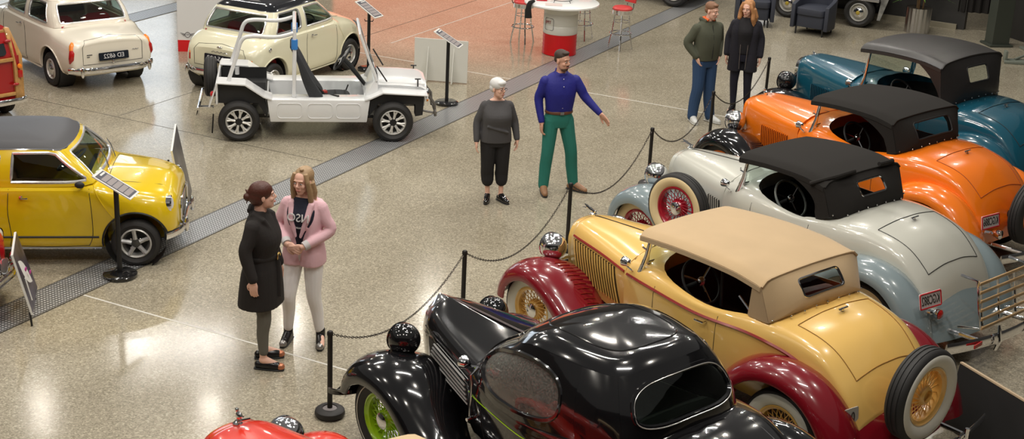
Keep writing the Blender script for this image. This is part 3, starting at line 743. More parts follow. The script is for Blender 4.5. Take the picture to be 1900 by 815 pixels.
# ------------------------------------------------------------------ ring-walled cabins (coupe and the small saloons)
class Ring:
    """cabin wall between a lower and an upper closed loop; control index i runs rear centre -> left -> front centre -> right"""
    def __init__(s, low, up, bulge=.03):
        f = lambda h: h + [(x, -y, z) for x, y, z in reversed(h[1:-1])]
        s.lo, s.up, s.b = f(low), f(up), bulge; s.K = len(s.lo)
    def ev(s, P, i):
        K = s.K; k = int(math.floor(i)); u = i-k; p0, p1, p2, p3 = (P[(k+j) % K] for j in (-1, 0, 1, 2))
        return tuple(.5*(2*b + (c-a)*u + (2*a-5*b+4*c-d)*u*u + (3*b-a-3*c+d)*u*u*u) for a, b, c, d in zip(p0, p1, p2, p3))
    def __call__(s, i, t):
        a, b = s.ev(s.lo, i), s.ev(s.up, i); p = lerp(a, b, t)
        n = s.ev(s.lo, i+.05); m = s.ev(s.lo, i-.05); dx, dy = n[0]-m[0], n[1]-m[1]; L = math.hypot(dx, dy) or 1
        k = s.b*math.sin(PI*t)
        return (p[0]-dy/L*k, p[1]+dx/L*k, p[2])
    def build(s, spans, wall_m, roof_m, parent, trim_m=chrome, trim_r=.008, names=None, roof_h=.06, glass_m=None, rail=None, thick=.02, roof_name='roof', rings=9, wall_name='cabin'):
        q = MB(); edges = []
        for sp in spans:
            i0, i1, hole = sp[:3]
            if hole: edges.append(patch_hole(q, s, (i0, i1, 0, 1), hole, 4))
            else: q.grid([[s(i0+(i1-i0)*a/12, t/6) for t in range(7)] for a in range(13)])
        wall = q.build(wall_name, wall_m, parent, solid=thick, angle=50)
        q = MB(); n = s.K*6; top = [s.ev(s.up, s.K*k/n) for k in range(n)]
        c = Vector((sum(p[0] for p in top)/n, 0, 0)); rows = []
        for r in range(rings+1):
            u = 1-r/rings; h = roof_h*math.sqrt(max(0, 1-u**2.6)) if u < 1 else 0
            u = max(u, .01)
            rows.append([(c.x+(p[0]-c.x)*u, p[1]*u, p[2]*(1) + h + (sum(t[2] for t in top)/n-p[2])*(1-u*u)) for p in top])
        ix = q.grid(rows, cv=True); q.cap(ix[-1]); roof = q.build(roof_name, roof_m, parent, solid=.012, angle=50)
        j = 0
        for sp in spans:
            if not sp[2]: continue
            nm = sp[3] if len(sp) > 3 else 'side_window'
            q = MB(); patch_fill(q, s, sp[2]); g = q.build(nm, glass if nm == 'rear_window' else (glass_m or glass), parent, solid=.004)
            if trim_m: seam('window_trim', [Vector(p)*1 for p in edges[j]], g, trim_m, trim_r, closed=True, n=6)
            j += 1
        if rail: seam('drip_rail', [(p[0], p[1]*1.01, p[2]) for p in top], roof, rail, .010, closed=True, n=6)
        return wall, roof

# ------------------------------------------------------------------ black coupe
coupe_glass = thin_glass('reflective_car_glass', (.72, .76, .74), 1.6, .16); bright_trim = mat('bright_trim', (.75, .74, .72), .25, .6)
lime = paint('lime_green_paint', (.36, .62, .02))
t = thing('coupe', 'glossy black 1930s coupe with rounded roof and lime-green wire wheels, nearest vintage car', 'car', (.46, 9.689, 0), 132)
CPE = t
B = [[(.45, .46, .44), (.45, .54, .6), (.45, .57, .8), (.45, .56, .93), (.45, .50, 1.06), (.45, .2, 1.16), (.45, 0, 1.17)],
     [(.2, .5, .42), (.2, .6, .6), (.2, .64, .8), (.2, .64, .94), (.2, .58, 1.04), (.2, .2, 1.12), (.2, 0, 1.12)],
     [(-.3, .52, .42), (-.3, .67, .6), (-.3, .705, .8), (-.3, .70, .92), (-.3, .64, 1.0), (-.3, .2, 1.04), (-.3, 0, 1.04)],
     [(-.9, .52, .42), (-.9, .67, .6), (-.9, .70, .85), (-.9, .69, .98), (-.9, .63, 1.07), (-.9, .2, 1.1), (-.9, 0, 1.1)],
     [(-1.3, .52, .42), (-1.3, .64, .6), (-1.3, .66, .85), (-1.3, .655, 1.0), (-1.3, .6, 1.09), (-1.3, .2, 1.14), (-1.3, 0, 1.14)],
     [(-1.6, .5, .42), (-1.6, .6, .55), (-1.6, .62, .8), (-1.6, .61, .96), (-1.6, .54, 1.03), (-1.6, .2, 1.08), (-1.6, 0, 1.08)],
     [(-1.95, .46, .42), (-1.95, .55, .5), (-1.95, .57, .65), (-1.95, .56, .8), (-1.95, .48, .88), (-1.95, .2, .93), (-1.95, 0, .94)],
     [(-2.2, .42, .4), (-2.2, .5, .43), (-2.2, .52, .48), (-2.2, .5, .54), (-2.2, .42, .6), (-2.2, .2, .65), (-2.2, 0, .66)]]
q = MB(); loft(q, B, 44, 22); body = q.build('body', fblack, t)
c = MB(); c.prism(rrect(-1.08, .22, -.55, .55, .15), .5, 1.6); cut(body, [c]); shade(body, 35); S = Surf(body)
q = MB(); q.box((-.43, 0, .53), (1.26, 1.08, .03)); q.build('cabin_floor', dark, t)
taupe = mat('taupe_door_cloth', (.26, .25, .22), .9, bump=(80, .3, .003))
for sy in (1, -1): q = MB(); q.prism([(-1.0, .56), (.18, .56), (.18, 1.0), (-.3, .98), (-1.0, 1.04)], sy*.530, sy*.545, 'XZ'); q.build('door_card', taupe, t, smooth=False)
q = MB(); loft(q, [[(-1.0, .50, .72), (-1.05, .5, .95), (-1.02, .46, 1.12), (-1.0, 0, 1.14)], [(-.78, .50, .72), (-.9, .5, .95), (-.94, .46, 1.1), (-.93, 0, 1.12)], [(-.72, .48, .72), (-.84, .48, .95), (-.9, .44, 1.06), (-.9, 0, 1.08)]], 8, 8)
loft(q, [[(-.95, .50, .55), (-.95, .5, .72), (-.95, 0, .76)], [(-.38, .48, .55), (-.38, .48, .70), (-.38, 0, .74)]], 8, 8)
q.build('bench_seat', mat('grey_wool_seat', (.10, .105, .10), .9), t)
steering_wheel(t, (-.16, .3, 1.08), .2, .7, matte_black, matte_black, col_to=(.2, .3, .8))
# hood, sharply peaked with a centre strip
H = [[(1.42, .18, .58), (1.42, .22, .8), (1.42, .225, .95), (1.42, .18, 1.06), (1.42, .08, 1.125), (1.42, 0, 1.15)],
     [(1.3, .22, .56), (1.3, .27, .8), (1.3, .28, .98), (1.3, .22, 1.08), (1.3, .1, 1.135), (1.3, 0, 1.16)],
     [(.9, .34, .54), (.9, .40, .8), (.9, .41, .97), (.9, .34, 1.07), (.9, .16, 1.125), (.9, 0, 1.16)],
     [(.46, .46, .52), (.46, .54, .8), (.46, .555, .95), (.46, .47, 1.07), (.46, .2, 1.15), (.46, 0, 1.17)]]
q = MB(); loft(q, H, 20, 18); hood = q.build('hood', fblack, t, angle=50); HS = Surf(hood)
seam('hood_strip', [(1.43, 0, 1.135), (1.3, 0, 1.158), (.9, 0, 1.168), (.46, 0, 1.178)], hood, mat('dull_trim', (.22, .19, .19), .35, .6), .009)
q = MB(); rows = []
for dx, sc in ((0, 1), (.06, .85), (.10, .4)):
    rows.append([(1.42+dx, y*sc, .85+(z-.85)*(1-.1*dx)) for x, y, z in crom(H[0], 12)+[(a, -b, c) for a, b, c in crom(H[0], 12)[::-1]]])
ix = q.grid(rows); q.cap(ix[-1]); q.build('grille_shell', chrome, t)
for sy in (1, -1):
    q = MB(); rows = []
    for i in range(8):
        x = 1.28-.78*i/7; rows.append([HS.side(x, z, sy, .002) or (x, sy*.4, z) for z in (.70, .78, .86, .93)])
    q.grid(rows); lp = q.build('louvre_panel', matte_black, hood)
    for k in range(6):
        z = .72+.042*k; seam('louvre_bar', [HS.side(x, z+.0*x, sy, .014) for x in (1.28-.03*k, 1.1, .9, .7, .5+.0*k)], lp, bright_trim, .008)
    seam('hood_edge', [HS.side(x, .975, sy, .003) for x in (1.38, 1.2, 1.0, .8, .6, .48)], hood, chrome, .004)
    headlamp(t, (1.38, sy*.46, .91), .13, fblack, stem_to=(1.4, sy*.50, .74), L=.3)
    fp = [(1.66, .42), (1.66, .54), (1.56, .69), (1.36, .775), (1.12, .765), (.92, .68), (.76, .55), (.6, .43), (.45, .37), (.3, .34)]
    yi = [.46, .42, .38, .32, .3, .3, .34, .42, .48, .5]
    q, rows = fender(fp, yi, .90, sy=sy, crown=.07, lip=.12); f = q.build('front_fender', fblack, t, solid=.01)
    q, rows = fender([(-.85, .34), (-.93, .55), (-1.08, .78), (-1.3, .92), (-1.55, .95), (-1.8, .88), (-2.02, .72), (-2.2, .5), (-2.28, .34)], .5, .88, sy=sy, crown=.08); q.build('rear_fender', fblack, t, solid=.01)
    q = MB(); q.box((-.28, sy*.7, .33), (1.2, .34, .03)); q.build('running_board', fblack, t, bevel=.008)
    p = [S.side(x, z, sy, .003) for x, z in crom([(.42, .88), (.1, .88), (-.4, .86), (-.9, .92), (-1.3, .93), (-1.8, .78)], 24)]; seam('body_pinstripe', p, body, lime, .004)
    seam('door_seam', [S.side(.22, z, sy, .001) for z in (.5, .6, .7, .8, .9)], body, matte_black, .003)
    q = MB(); q.tube([(.34, sy*.60, .70), (.345, sy*.63, .72), (.345, sy*.63, 1.06), (.34, sy*.57, 1.1)], .011, 8); q.tube([(.345, sy*.55, .70), (.345, sy*.66, .70)], .014, 8); q.build('mirror_stay', chrome, t)
    q = MB(); q.lathe([(.003, -.05), (.035, -.045), (.052, 0), (.052, .01), (.003, .015)], 18, c=(.45, sy*.62, 1.12), axis='X'); q.tube([(.46, sy*.6, 1.08), (.36, sy*.52, 1.08)], .01, 6); q.build('side_mirror', fblack if sy < 0 else chrome, t)
for x in (1.2, -1.5):
    for sy in (1, -1): wire_wheel(t, (x, sy*.74, .365), R=.365, w=.17, rim=lime, hub=lime, rz=0 if sy > 0 else 180, ring=whitewall)
q = MB()
for x in (1.2, -1.5): q.tube([(x, -.6, .36), (x, .6, .36)], .035, 8)
q.box((-.3, 0, .42), (3.2, .6, .06)); q.build('chassis', black_metal, t)
q = MB(); q.box((1.675, .74, .50), (.03, .09, .04)); q.build('indicator_lamp', amber, t)
bumper(t, 1.78, .42, .84, chrome, sweep=.12, h=.08)
# cabin
low = [(-1.26, 0, 1.12), (-1.25, .3, 1.11), (-1.16, .55, 1.08), (-.95, .645, 1.03), (-.55, .68, .97), (-.1, .68, .95), (.2, .635, 1.0), (.38, .52, 1.09), (.46, .25, 1.14), (.48, 0, 1.15)]
up = [(-1.02, 0, 1.54), (-1.0, .26, 1.53), (-.94, .43, 1.50), (-.78, .50, 1.495), (-.5, .54, 1.5), (-.2, .54, 1.48), (-.02, .50, 1.42), (.08, .40, 1.395), (.12, .2, 1.40), (.13, 0, 1.40)]
R_ = Ring(low, up, .045)
def egg(i0, i1, t0, t1, sw):
    P = []
    for k in range(36):
        a = 2*PI*k/36; c_, s_ = math.cos(a), math.sin(a)
        e = .62 if (c_*sw < 0) else .95
        P.append(((i0+i1)/2+(i1-i0)/2*math.copysign(abs(c_)**e, c_), (t0+t1)/2+(t1-t0)/2*math.copysign(abs(s_)**.75, s_)))
    return P
K = R_.K
rear_hole = rrect(-1.75, 1.75, .22, .84, .16, 6); rear_hole = [(x*(1-.12*max(0, .4-y)), y) for x, y in [(1.75*math.copysign(abs(math.cos(2*PI*k/44))**.55, math.cos(2*PI*k/44)), .54+.32*math.copysign(abs(math.sin(2*PI*k/44))**.7, math.sin(2*PI*k/44))) for k in range(44)]]
spans = [(-2.1, 2.1, rear_hole, 'rear_window'), (2.1, 3.4, None), (3.4, 7.25, egg(3.75, 6.85, .12, .86, 1)), (7.25, K-7.25, rrect(7.45, K-7.45, .12, .9, .1), 'windscreen'), (K-7.25, K-3.4, egg(K-6.85, K-3.75, .12, .86, -1)), (K-3.4, K-2.1, None)]
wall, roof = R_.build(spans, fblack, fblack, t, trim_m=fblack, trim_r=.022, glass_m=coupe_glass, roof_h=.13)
RS = Surf(roof)
edge_pts = [Vector(R_(*p))+Vector((-.02, 0, 0)) for p in rear_hole]
seam('rear_window_line', edge_pts, wall, bright_trim, .005, closed=True)
seam('roof_insert_seam', [p for p in [RS.top(-.43+.42*math.copysign(abs(math.cos(a))**.6, math.cos(a)), .36*math.copysign(abs(math.sin(a))**.6, math.sin(a)), .001) for a in [2*PI*k/60 for k in range(60)]] if p], roof, mat('seam_glint', (.02, .02, .02), .15), .006, closed=True)
seam('belt_moulding', [R_(i*.25, .015) for i in range(-12, 13)], wall, fblack, .02, n=8)
yl = .44; xs = [-1.36, -1.5, -1.7, -1.9, -2.05]
for L in ([S.top(x, yl, .0015) for x in xs], [S.top(x, -yl, .0015) for x in xs]): seam('boot_seam', L, body, chrome, .0025)
# ------------------------------------------------------------------ small saloons
def small_wheel(parent, loc, R=.25, w=.15, kind='steel', rz=0, tyre_r=None):
    r = R*(.60 if kind == 'steel' else .63); h = w/2; q = MB(); q.lathe(tyre_profile(R, r, w), 44, axis='Y')
    t = q.build('wheel', rubber, parent); t.location = loc; t.rotation_euler = (0, 0, math.radians(rz))
    silver = mat('silver_rim', (.66, .65, .62), .3, .25)
    q = MB(); q.lathe([(r+.004, h*.7), (r-.008, h*.86), (r-.016, h*.7), (r-.022, h*.3), (r-.03, -h*.5), (r, -h*.6)], 44, axis='Y'); rim = q.build('rim', silver if kind != 'disc_white' else white_plain, t)
    if kind in ('steel', 'disc_white'):
        q = MB(); q.lathe([(r-.02, h*.2), (r*.72, h*.35), (r*.6, h*.7), (r*.5, h*.6), (.002, h*.5)], 36, axis='Y'); q.build('wheel_disc', mat('cream_wheel', (.5, .48, .42), .35), t)
        q = MB(); q.lathe([(r*.6, h*.66), (r*.55, h*.85), (r*.3, h*1.05), (.002, h*1.1)], 30, axis='Y'); q.build('hub_cap', chrome, t)
    else:   # cast alloy with n openings between spokes
        n, base = (8, silver) if kind == 'minilite' else (5, mat('dark_magnesium', (.10, .10, .095), .4, .5))
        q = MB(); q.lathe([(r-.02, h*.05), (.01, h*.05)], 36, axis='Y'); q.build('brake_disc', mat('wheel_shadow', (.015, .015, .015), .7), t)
        q = MB()
        for k in range(n):
            a = 2*PI*k/n+.2
            for d in ((-.13, .13) if kind == 'minilite' else (0,)):
                q.tube([(r*.28*math.cos(a), h*.5, r*.28*math.sin(a)), (r*.62*math.cos(a+d*.3), h*.55, r*.62*math.sin(a+d*.3)), ((r-.008)*math.cos(a+d), h*.62, (r-.008)*math.sin(a+d))], [.018, .014, .014] if kind == 'minilite' else [.026, .022, .024], 6)
        q.build('spokes', silver if kind == 'minilite' else mat('polished_spoke', (.5, .5, .5), .25, .4), t)
        if kind != 'minilite':
            q = MB(); q.lathe([(r-.014, h*.5), (r-.04, h*.3), (r-.05, h*.1)], 36, axis='Y'); q.build('rim_shadow', base, t)
        q = MB(); q.lathe([(r*.32, h*.3), (r*.32, h*.6), (r*.2, h*.7), (.002, h*.7)], 20, axis='Y'); q.build('hub', black_metal if kind == 'minilite' else base, t)
        for k in range(4):
            a = PI/4+PI/2*k; q = MB(); q.ell((r*.42*math.cos(a), h*.6, r*.42*math.sin(a)), (.012, .012, .012), 8, 6); q.build('wheel_nut', chrome, t)
    return t

window_trim = mat('window_bright_trim', (.70, .70, .70), .25, .75)
def small_car(name, label, loc, rz, o):
    t = thing(name, label, 'car', loc, rz, sc=o.get('sc', 1)); bm_, boot = o['body'], o.get('boot', 0)
    bz = .86
    xr = -1.42-boot*.26
    B = [[(xr, .30, .30), (xr, .46, .32), (xr, .52, .42), (xr, .5, .56), (xr, .44, .66), (xr, .2, .69), (xr, 0, .69)],
         [(xr+.05, .40, .24), (xr+.05, .56, .28), (xr+.05, .62, .42), (xr+.05, .61, .58), (xr+.05, .54, .70+.02*boot), (xr+.05, .22, .745+.03*boot), (xr+.05, 0, .75+.03*boot)],
         [(-1.22, .5, .2), (-1.22, .64, .26), (-1.22, .685, .45), (-1.22, .675, .66), (-1.22, .60, .79), (-1.22, .25, .845), (-1.22, 0, .85)],
         [(-.95, .52, .19), (-.95, .67, .25), (-.95, .70, .45), (-.95, .695, .7), (-.95, .63, .85), (-.95, .25, .88), (-.95, 0, .88)],
         [(-.2, .54, .18), (-.2, .68, .22), (-.2, .70, .45), (-.2, .70, .7), (-.2, .66, .86), (-.2, .25, .87), (-.2, 0, .87)],
         [(.55, .54, .18), (.55, .68, .22), (.55, .70, .45), (.55, .70, .7), (.55, .64, .86), (.55, .25, .90), (.55, 0, .905)],
         [(.75, .53, .18), (.75, .67, .24), (.75, .70, .45), (.75, .70, .68), (.75, .62, .82), (.75, .36, .87), (.75, 0, .895)],
         [(1.1, .5, .2), (1.1, .64, .26), (1.1, .685, .45), (1.1, .68, .64), (1.1, .58, .775), (1.1, .34, .83), (1.1, 0, .87)],
         [(1.32, .44, .23), (1.32, .58, .28), (1.32, .63, .42), (1.32, .62, .6), (1.32, .53, .72), (1.32, .3, .775), (1.32, 0, .815)],
         [(1.41, .36, .26), (1.41, .48, .3), (1.41, .53, .42), (1.41, .52, .58), (1.41, .44, .67), (1.41, .25, .70), (1.41, 0, .72)],
         [(1.44, .26, .3), (1.44, .34, .34), (1.44, .38, .42), (1.44, .37, .54), (1.44, .3, .61), (1.44, .18, .62), (1.44, 0, .63)]]
    q = MB(); loft(q, B, 56, 22); body = q.build('body', bm_, t)
    cs = []
    for x in (1.018, -1.018):
        for sy in (1, -1):
            c = MB(); c.lathe([(.001, sy*.40), (.315, sy*.40), (.315, sy*.9), (.001, sy*.9)], 30, c=(x, 0, .27), axis='Y'); cs.append(c)
    c = MB(); c.prism(rrect(-1.0, .55, -.56, .56, .12), .34, 1.2); cs.append(c)
    cut(body, cs); shade(body, 35); S = Surf(body)
    q = MB(); q.box((-.2, 0, .37), (1.5, 1.1, .03)); q.build('cabin_floor', dark, t)
    for sy in (1, -1):
        for wx_ in (1.018, -1.018): q = MB(); q.lathe([(.31, sy*.42), (.31, sy*.66)], 24, c=(wx_, 0, .27), axis='Y'); q.build('wheel_arch_liner', matte_black, t)
    up = [(-.86+.0*boot, 0, 1.20), (-.85, .35, 1.20), (-.79, .50, 1.195), (-.6, .53, 1.2), (-.2, .545, 1.215), (.12, .535, 1.215), (.30, .50, 1.20), (.36, .3, 1.20), (.38, 0, 1.20)]
    lo = [(-1.13, 0, .86), (-1.12, .36, .855), (-1.04, .58, .85), (-.75, .645, .85), (-.22, .66, .855), (.32, .655, .86), (.60, .61, .875), (.68, .34, .895), (.70, 0, .90)]
    Rg = Ring(lo, up, .03); K = Rg.K
    spans = [(-2, 2, rrect(-1.62, 1.62, .16, .88, .14, 6), 'rear_window'), (2, 3.95, rrect(2.5, 3.82, .14, .9, .1, 5), 'quarter_window'), (3.95, 6.05, [(4.08, .14), (4.12, .9), (5.2, .91), (5.5, .88), (5.95, .2), (5.9, .14), (5.2, .12)][::-1], 'door_window'),
             (6.05, K-6.05, rrect(6.32, K-6.32, .1, .9, .12, 6), 'windscreen'), (K-6.05, K-3.95, [(K-a, b) for a, b in [(4.08, .14), (4.12, .9), (5.2, .91), (5.5, .88), (5.95, .2), (5.9, .14), (5.2, .12)]], 'door_window'), (K-3.95, K-2, rrect(K-3.82, K-2.5, .14, .9, .1, 5), 'quarter_window')]
    wall, roof = Rg.build(spans, o.get('upper', bm_), o['roof'], t, roof_h=o.get('roof_h', .10), rail=o.get('rail', bm_), trim_r=.017, trim_m=window_trim)
    # seats, dash, wheel
    sm_ = o['seat']
    for y in (.3, -.3):
        q = MB(); loft(q, [[(-.35, .22, .40), (-.35, .23, .56), (-.35, 0, .58)], [(.12, .22, .40), (.12, .22, .54), (.12, 0, .56)]], 8, 8)
        loft(q, [[(-.5, .21, .55), (-.55, .22, .78), (-.52, .16, .89), (-.52, 0, .90)], [(-.34, .22, .55), (-.42, .23, .78), (-.46, .16, .87), (-.46, 0, .88)]], 6, 8)
        q.v = [(a, b+y, c) for a, b, c in q.v]; q.build('front_seat', sm_, t)
    q = MB(); loft(q, [[(-1.0, .52, .42), (-1.0, .52, .58), (-1.0, 0, .6)], [(-.62, .52, .42), (-.62, .52, .55), (-.62, 0, .57)]], 6, 6)
    loft(q, [[(-1.0, .54, .55), (-1.08, .54, .84), (-1.04, 0, .90)], [(-.88, .54, .55), (-.96, .54, .84), (-.97, 0, .88)]], 6, 6); q.box((-1.0, 0, .86), (.2, 1.0, .03)); q.build('rear_seat', sm_, t)
    q = MB(); q.box((.52, 0, .78), (.12, 1.1, .12)); q.build('dashboard', dark, t, bevel=.02)
    steering_wheel(t, (.26, o.get('sw', .3), .84), .18, .95, matte_black, matte_black, col_to=(.5, o.get('sw', .3), .65))
    # seams
    for sy in (1, -1):
        for pts in ([(.58, .84), (.60, .6), (.60, .35), (.56, .24)], [(-.2, .84), (-.22, .6), (-.2, .35), (-.22, .24)], [(.56, .24), (.2, .225), (-.22, .24)]):
            seam('door_seam', [S.side(x, z, sy, .001) for x, z in crom(pts, 12)], body, o.get('seam', matte_black), .0035)
        if not boot: seam('body_seam', [S.side(x, z, sy, .002) for x, z in crom([(.62, .86), (.70, .7), (.84, .5)], 8)], body, bm_, .008)
        p = S.side(-.08, .76, sy); q = MB(); q.lathe([(.022, 0), (.02, .012*1), (.003, .014)], 14, c=(0, 0, 0), axis='Y'); q.v = [(p.x+a, p.y+b*sy, p.z+c) for a, b, c in q.v]; q.tube([p+Vector((0, sy*.01, 0)), p+Vector((0, sy*.035, 0)), p+Vector((.07, sy*.04, 0))], .008, 8); q.build('door_handle', chrome, t)
        # arch lip
        for x in (1.018, -1.018):
            pts = [S.side(x+.325*math.cos(a), .27+.325*math.sin(a), sy, .002) for a in [PI*k/24 for k in range(-1, 26)]]
            seam('arch_lip', pts, body, o.get('lip', bm_), .011, n=6)
        seam('sill_trim', [(x, sy*.672, .205) for x in (-.68, .68)], body, chrome if o.get('sill') else bm_, .012)
        if o.get('stripe'): seam('side_stripe', [S.side(x, .335, sy, .0015) for x in [-.66+.66*2*k/16 for k in range(17)]], body, matte_black, .011)
        # front lamps
        q = MB(); q.lathe([(.095, -.06), (.10, .02), (.088, .035)], 26, c=(1.345, sy*.50, .62), axis='X'); hl = q.build('headlamp_rim', chrome, t)
        q = MB(); q.lathe([(.09, .02), (.06, .045), (.02, .055), (.002, .056)], 26, c=(1.345, sy*.5, .62), axis='X'); q.build('lens', glass_lens, hl)
        # tail lamps
        if boot:
            cx = xr+.05
            q = MB(); q.tube([(cx+.04, sy*.60, .45), (cx-.0, sy*.61, .52), (cx+.0, sy*.60, .6), (cx+.03, sy*.585, .64)], [.035, .045, .043, .036], 12); tl = q.build('tail_lamp', redlens, t)
            q = MB(); q.tube([(cx+.025, sy*.588, .63), (cx+.04, sy*.58, .70), (cx+.06, sy*.565, .745)], [.042, .038, .015], 12); q.build('indicator_lens', amber, tl)
        else:
            q = MB(); q.tube([(-1.375, sy*.545, .47), (-1.37, sy*.545, .56)], [.042, .042], 12); tl = q.build('tail_lamp', redlens, t)
            q = MB(); q.tube([(-1.37, sy*.545, .56), (-1.355, sy*.54, .63), (-1.34, sy*.535, .645)], [.042, .036, .015], 12); q.build('indicator_lens', amber, tl)
    # grille
    q = MB(); rows = []
    for k in range(9):
        y = -.32+.64*k/8; rows.append([S.front(y, z, .004) or (1.4, y, z) for z in (.36, .44, .52, .58)])
    q.grid(rows); gr = q.build('grille', mat('grille_mesh', (.25, .25, .25), .3, .8), t)
    loop = [S.front(y, z, .01) for y, z in rrect(-.34, .34, .34, .6, .08)]
    seam('grille_surround', loop, gr, chrome, .015, closed=True, n=8)
    for sy in (1, -1): seam('bonnet_seam', [S.top(x, sy*y, .001) for x, y in ((.74, .44), (1.0, .42), (1.25, .36), (1.36, .32))], body, matte_black, .003)
    seam('bonnet_seam', [S.top(.74, y, .001) for y in (-.44, -.2, 0, .2, .44)], body, matte_black, .003)
    for sy in (1, -1): seam('wiper', [(.73, sy*.22, .905), (.66, sy*.22+.2, .98), (.6, sy*.22+.3, 1.02)], t, chrome, .006)
    # bumpers
    def bmp(xc, zc, W, s, R=.12):
        n = 22; pts = []
        for i in range(n):
            v = 2*i/(n-1)-1; pts.append((xc - s*.26*max(0, abs(v)-.55)**1.6*2.2, W*v*(1-.04*abs(v)), zc))
        q = MB(); q.tube(pts, 1, 10, flat=(.02, .045)); return q.build('bumper', chrome, t)
    b1 = bmp(1.475, .32, .66, 1); b2 = bmp(xr-.07, .34, .68, -1)
    for sy in (1, -1):
        for b, x in ((b1, 1.505), (b2, xr-.10)):
            q = MB(); q.ell((x, sy*(.33 if b is b1 else .52), .34), (.028, .03, .085), 12, 8); q.build('overrider', chrome, b)
    # boot lid, plate
    yy = .46; zt = .80 if boot else .76
    lid = [(-yy, .42), (-yy, zt-.12), (-yy+.06, zt-.04), (0, zt), (yy-.06, zt-.04), (yy, zt-.12), (yy, .42), (0, .41)]
    seam('boot_seam', [S.rear(y, z, .001) for y, z in dense(lid+[lid[0]], 3)], body, o.get('seam', matte_black), .0035)
    if o.get('plate'):
        p = S.rear(0, .52 if boot else .55); plate_text(t, (p.x-.03, 0, p.z), (-1, 0, .12), (0, 0, 1), .46 if boot else .5, .115, mat('plate_black', (.008, .012, .02), .3), o['plate'], mat('plate_silver', (.6, .6, .62), .35))
        q = MB(); p = S.rear(0, .43); q.ell((p.x-.015, 0, p.z), (.02, .02, .03), 10, 8); q.build('boot_handle', chrome, t)
    for x in (1.018, -1.018):
        for sy in (1, -1): small_wheel(t, (x, sy*.615, .25), kind=o.get('wheel', 'steel'), rz=0 if sy > 0 else 180)
    q = MB()
    for x in (1.018, -1.018): q.tube([(x, -.5, .25), (x, .5, .25)], .03, 8)
    q.box((0, 0, .22), (2.6, .7, .05)); q.build('underbody', black_metal, t)
    return t, S, Rg, roof

ivory = paint('ivory_paint', (.80, .75, .64)); cream = paint('pale_cream_paint', (.78, .75, .56)); yellow = paint('bright_yellow_paint', (.74, .52, .008), .2)
red_seat = mat('red_vinyl_seat', (.42, .02, .03), .4); brown_seat = mat('tan_vinyl_seat', (.32, .15, .08), .5)
roof_blk = paint('black_roof_paint', (.008, .009, .012), .1); roof_vinyl = mat('charcoal_vinyl_roof', (.055, .055, .062), .5, bump=(90, .25, .002))
t, S, Rg, rf = small_car('saloon_car', 'ivory small saloon with extended boot and plate ED 6822, top left', (-7.027, 21.805, 0), 131, dict(body=ivory, roof=ivory, boot=1, seat=red_seat, plate='ED 6822', rail=ivory))
p = S.rear(-.33, .56, .003); 
seam('boot_script', [S.rear(-.30-.02*k, .575+(.006 if k % 2 else -.006), .004) for k in range(6)], t, chrome, .004)
for k in range(2): seam('boot_badge', [S.rear(.40-.02*j, .56-.03*k, .004) for j in range(5-2*k)], t, matte_black, .006)
t, S, Rg, rf = small_car('saloon_car', 'pale cream small saloon with glossy black roof and red seats, behind the white buggy', (-3.74, 21.78, 0), 64, dict(body=cream, roof=roof_blk, boot=0, seat=red_seat, plate='DA5A23', rail=chrome, roof_h=.11, sw=-.3))
q = MB(); q.ell(S.rear(0, .71, .01), (.012, .05, .014), 10, 6); q.build('boot_badge', chrome, t)
seam('boot_script', [S.rear(.14-.035*k, .645+(.008 if k % 2 else -.008), .004) for k in range(9)], t, chrome, .004)
p = S.side(-1.12, .72, -1, .008)
if p: q = MB(); q.ell(p, (.03, .012, .03), 14, 8); q.build('fuel_cap', chrome, t)
t, S, Rg, rf = small_car('saloon_car', 'bright yellow small saloon with charcoal vinyl roof and black side stripe', (-4.95, 14.345, 0), 8, dict(body=yellow, roof=roof_vinyl, boot=0, seat=brown_seat, stripe=True, sill=True, wheel='five', rail=chrome, lip=mat('arch_edge_black', (.02, .02, .02), .4), sw=.3, plate='KM69'))
YM = t
q = MB(); q.ell((.50, -.72, .90), (.05, .03, .035), 12, 8); q.tube([(.52, -.66, .86), (.5, -.71, .88)], .01, 6); q.build('door_mirror', matte_black, t)
# ------------------------------------------------------------------ white open buggy
wht = paint('buggy_white_paint', (.74, .75, .76), .3, .6)
t = thing('buggy', 'white open-topped buggy with tubular roll bars and black bucket seat', 'car', (-2.742, 19.101, 0), 9)
MK = t
seatfab = mat('charcoal_seat_fabric', (.028, .030, .034), .85, bump=(40, .4, .01))
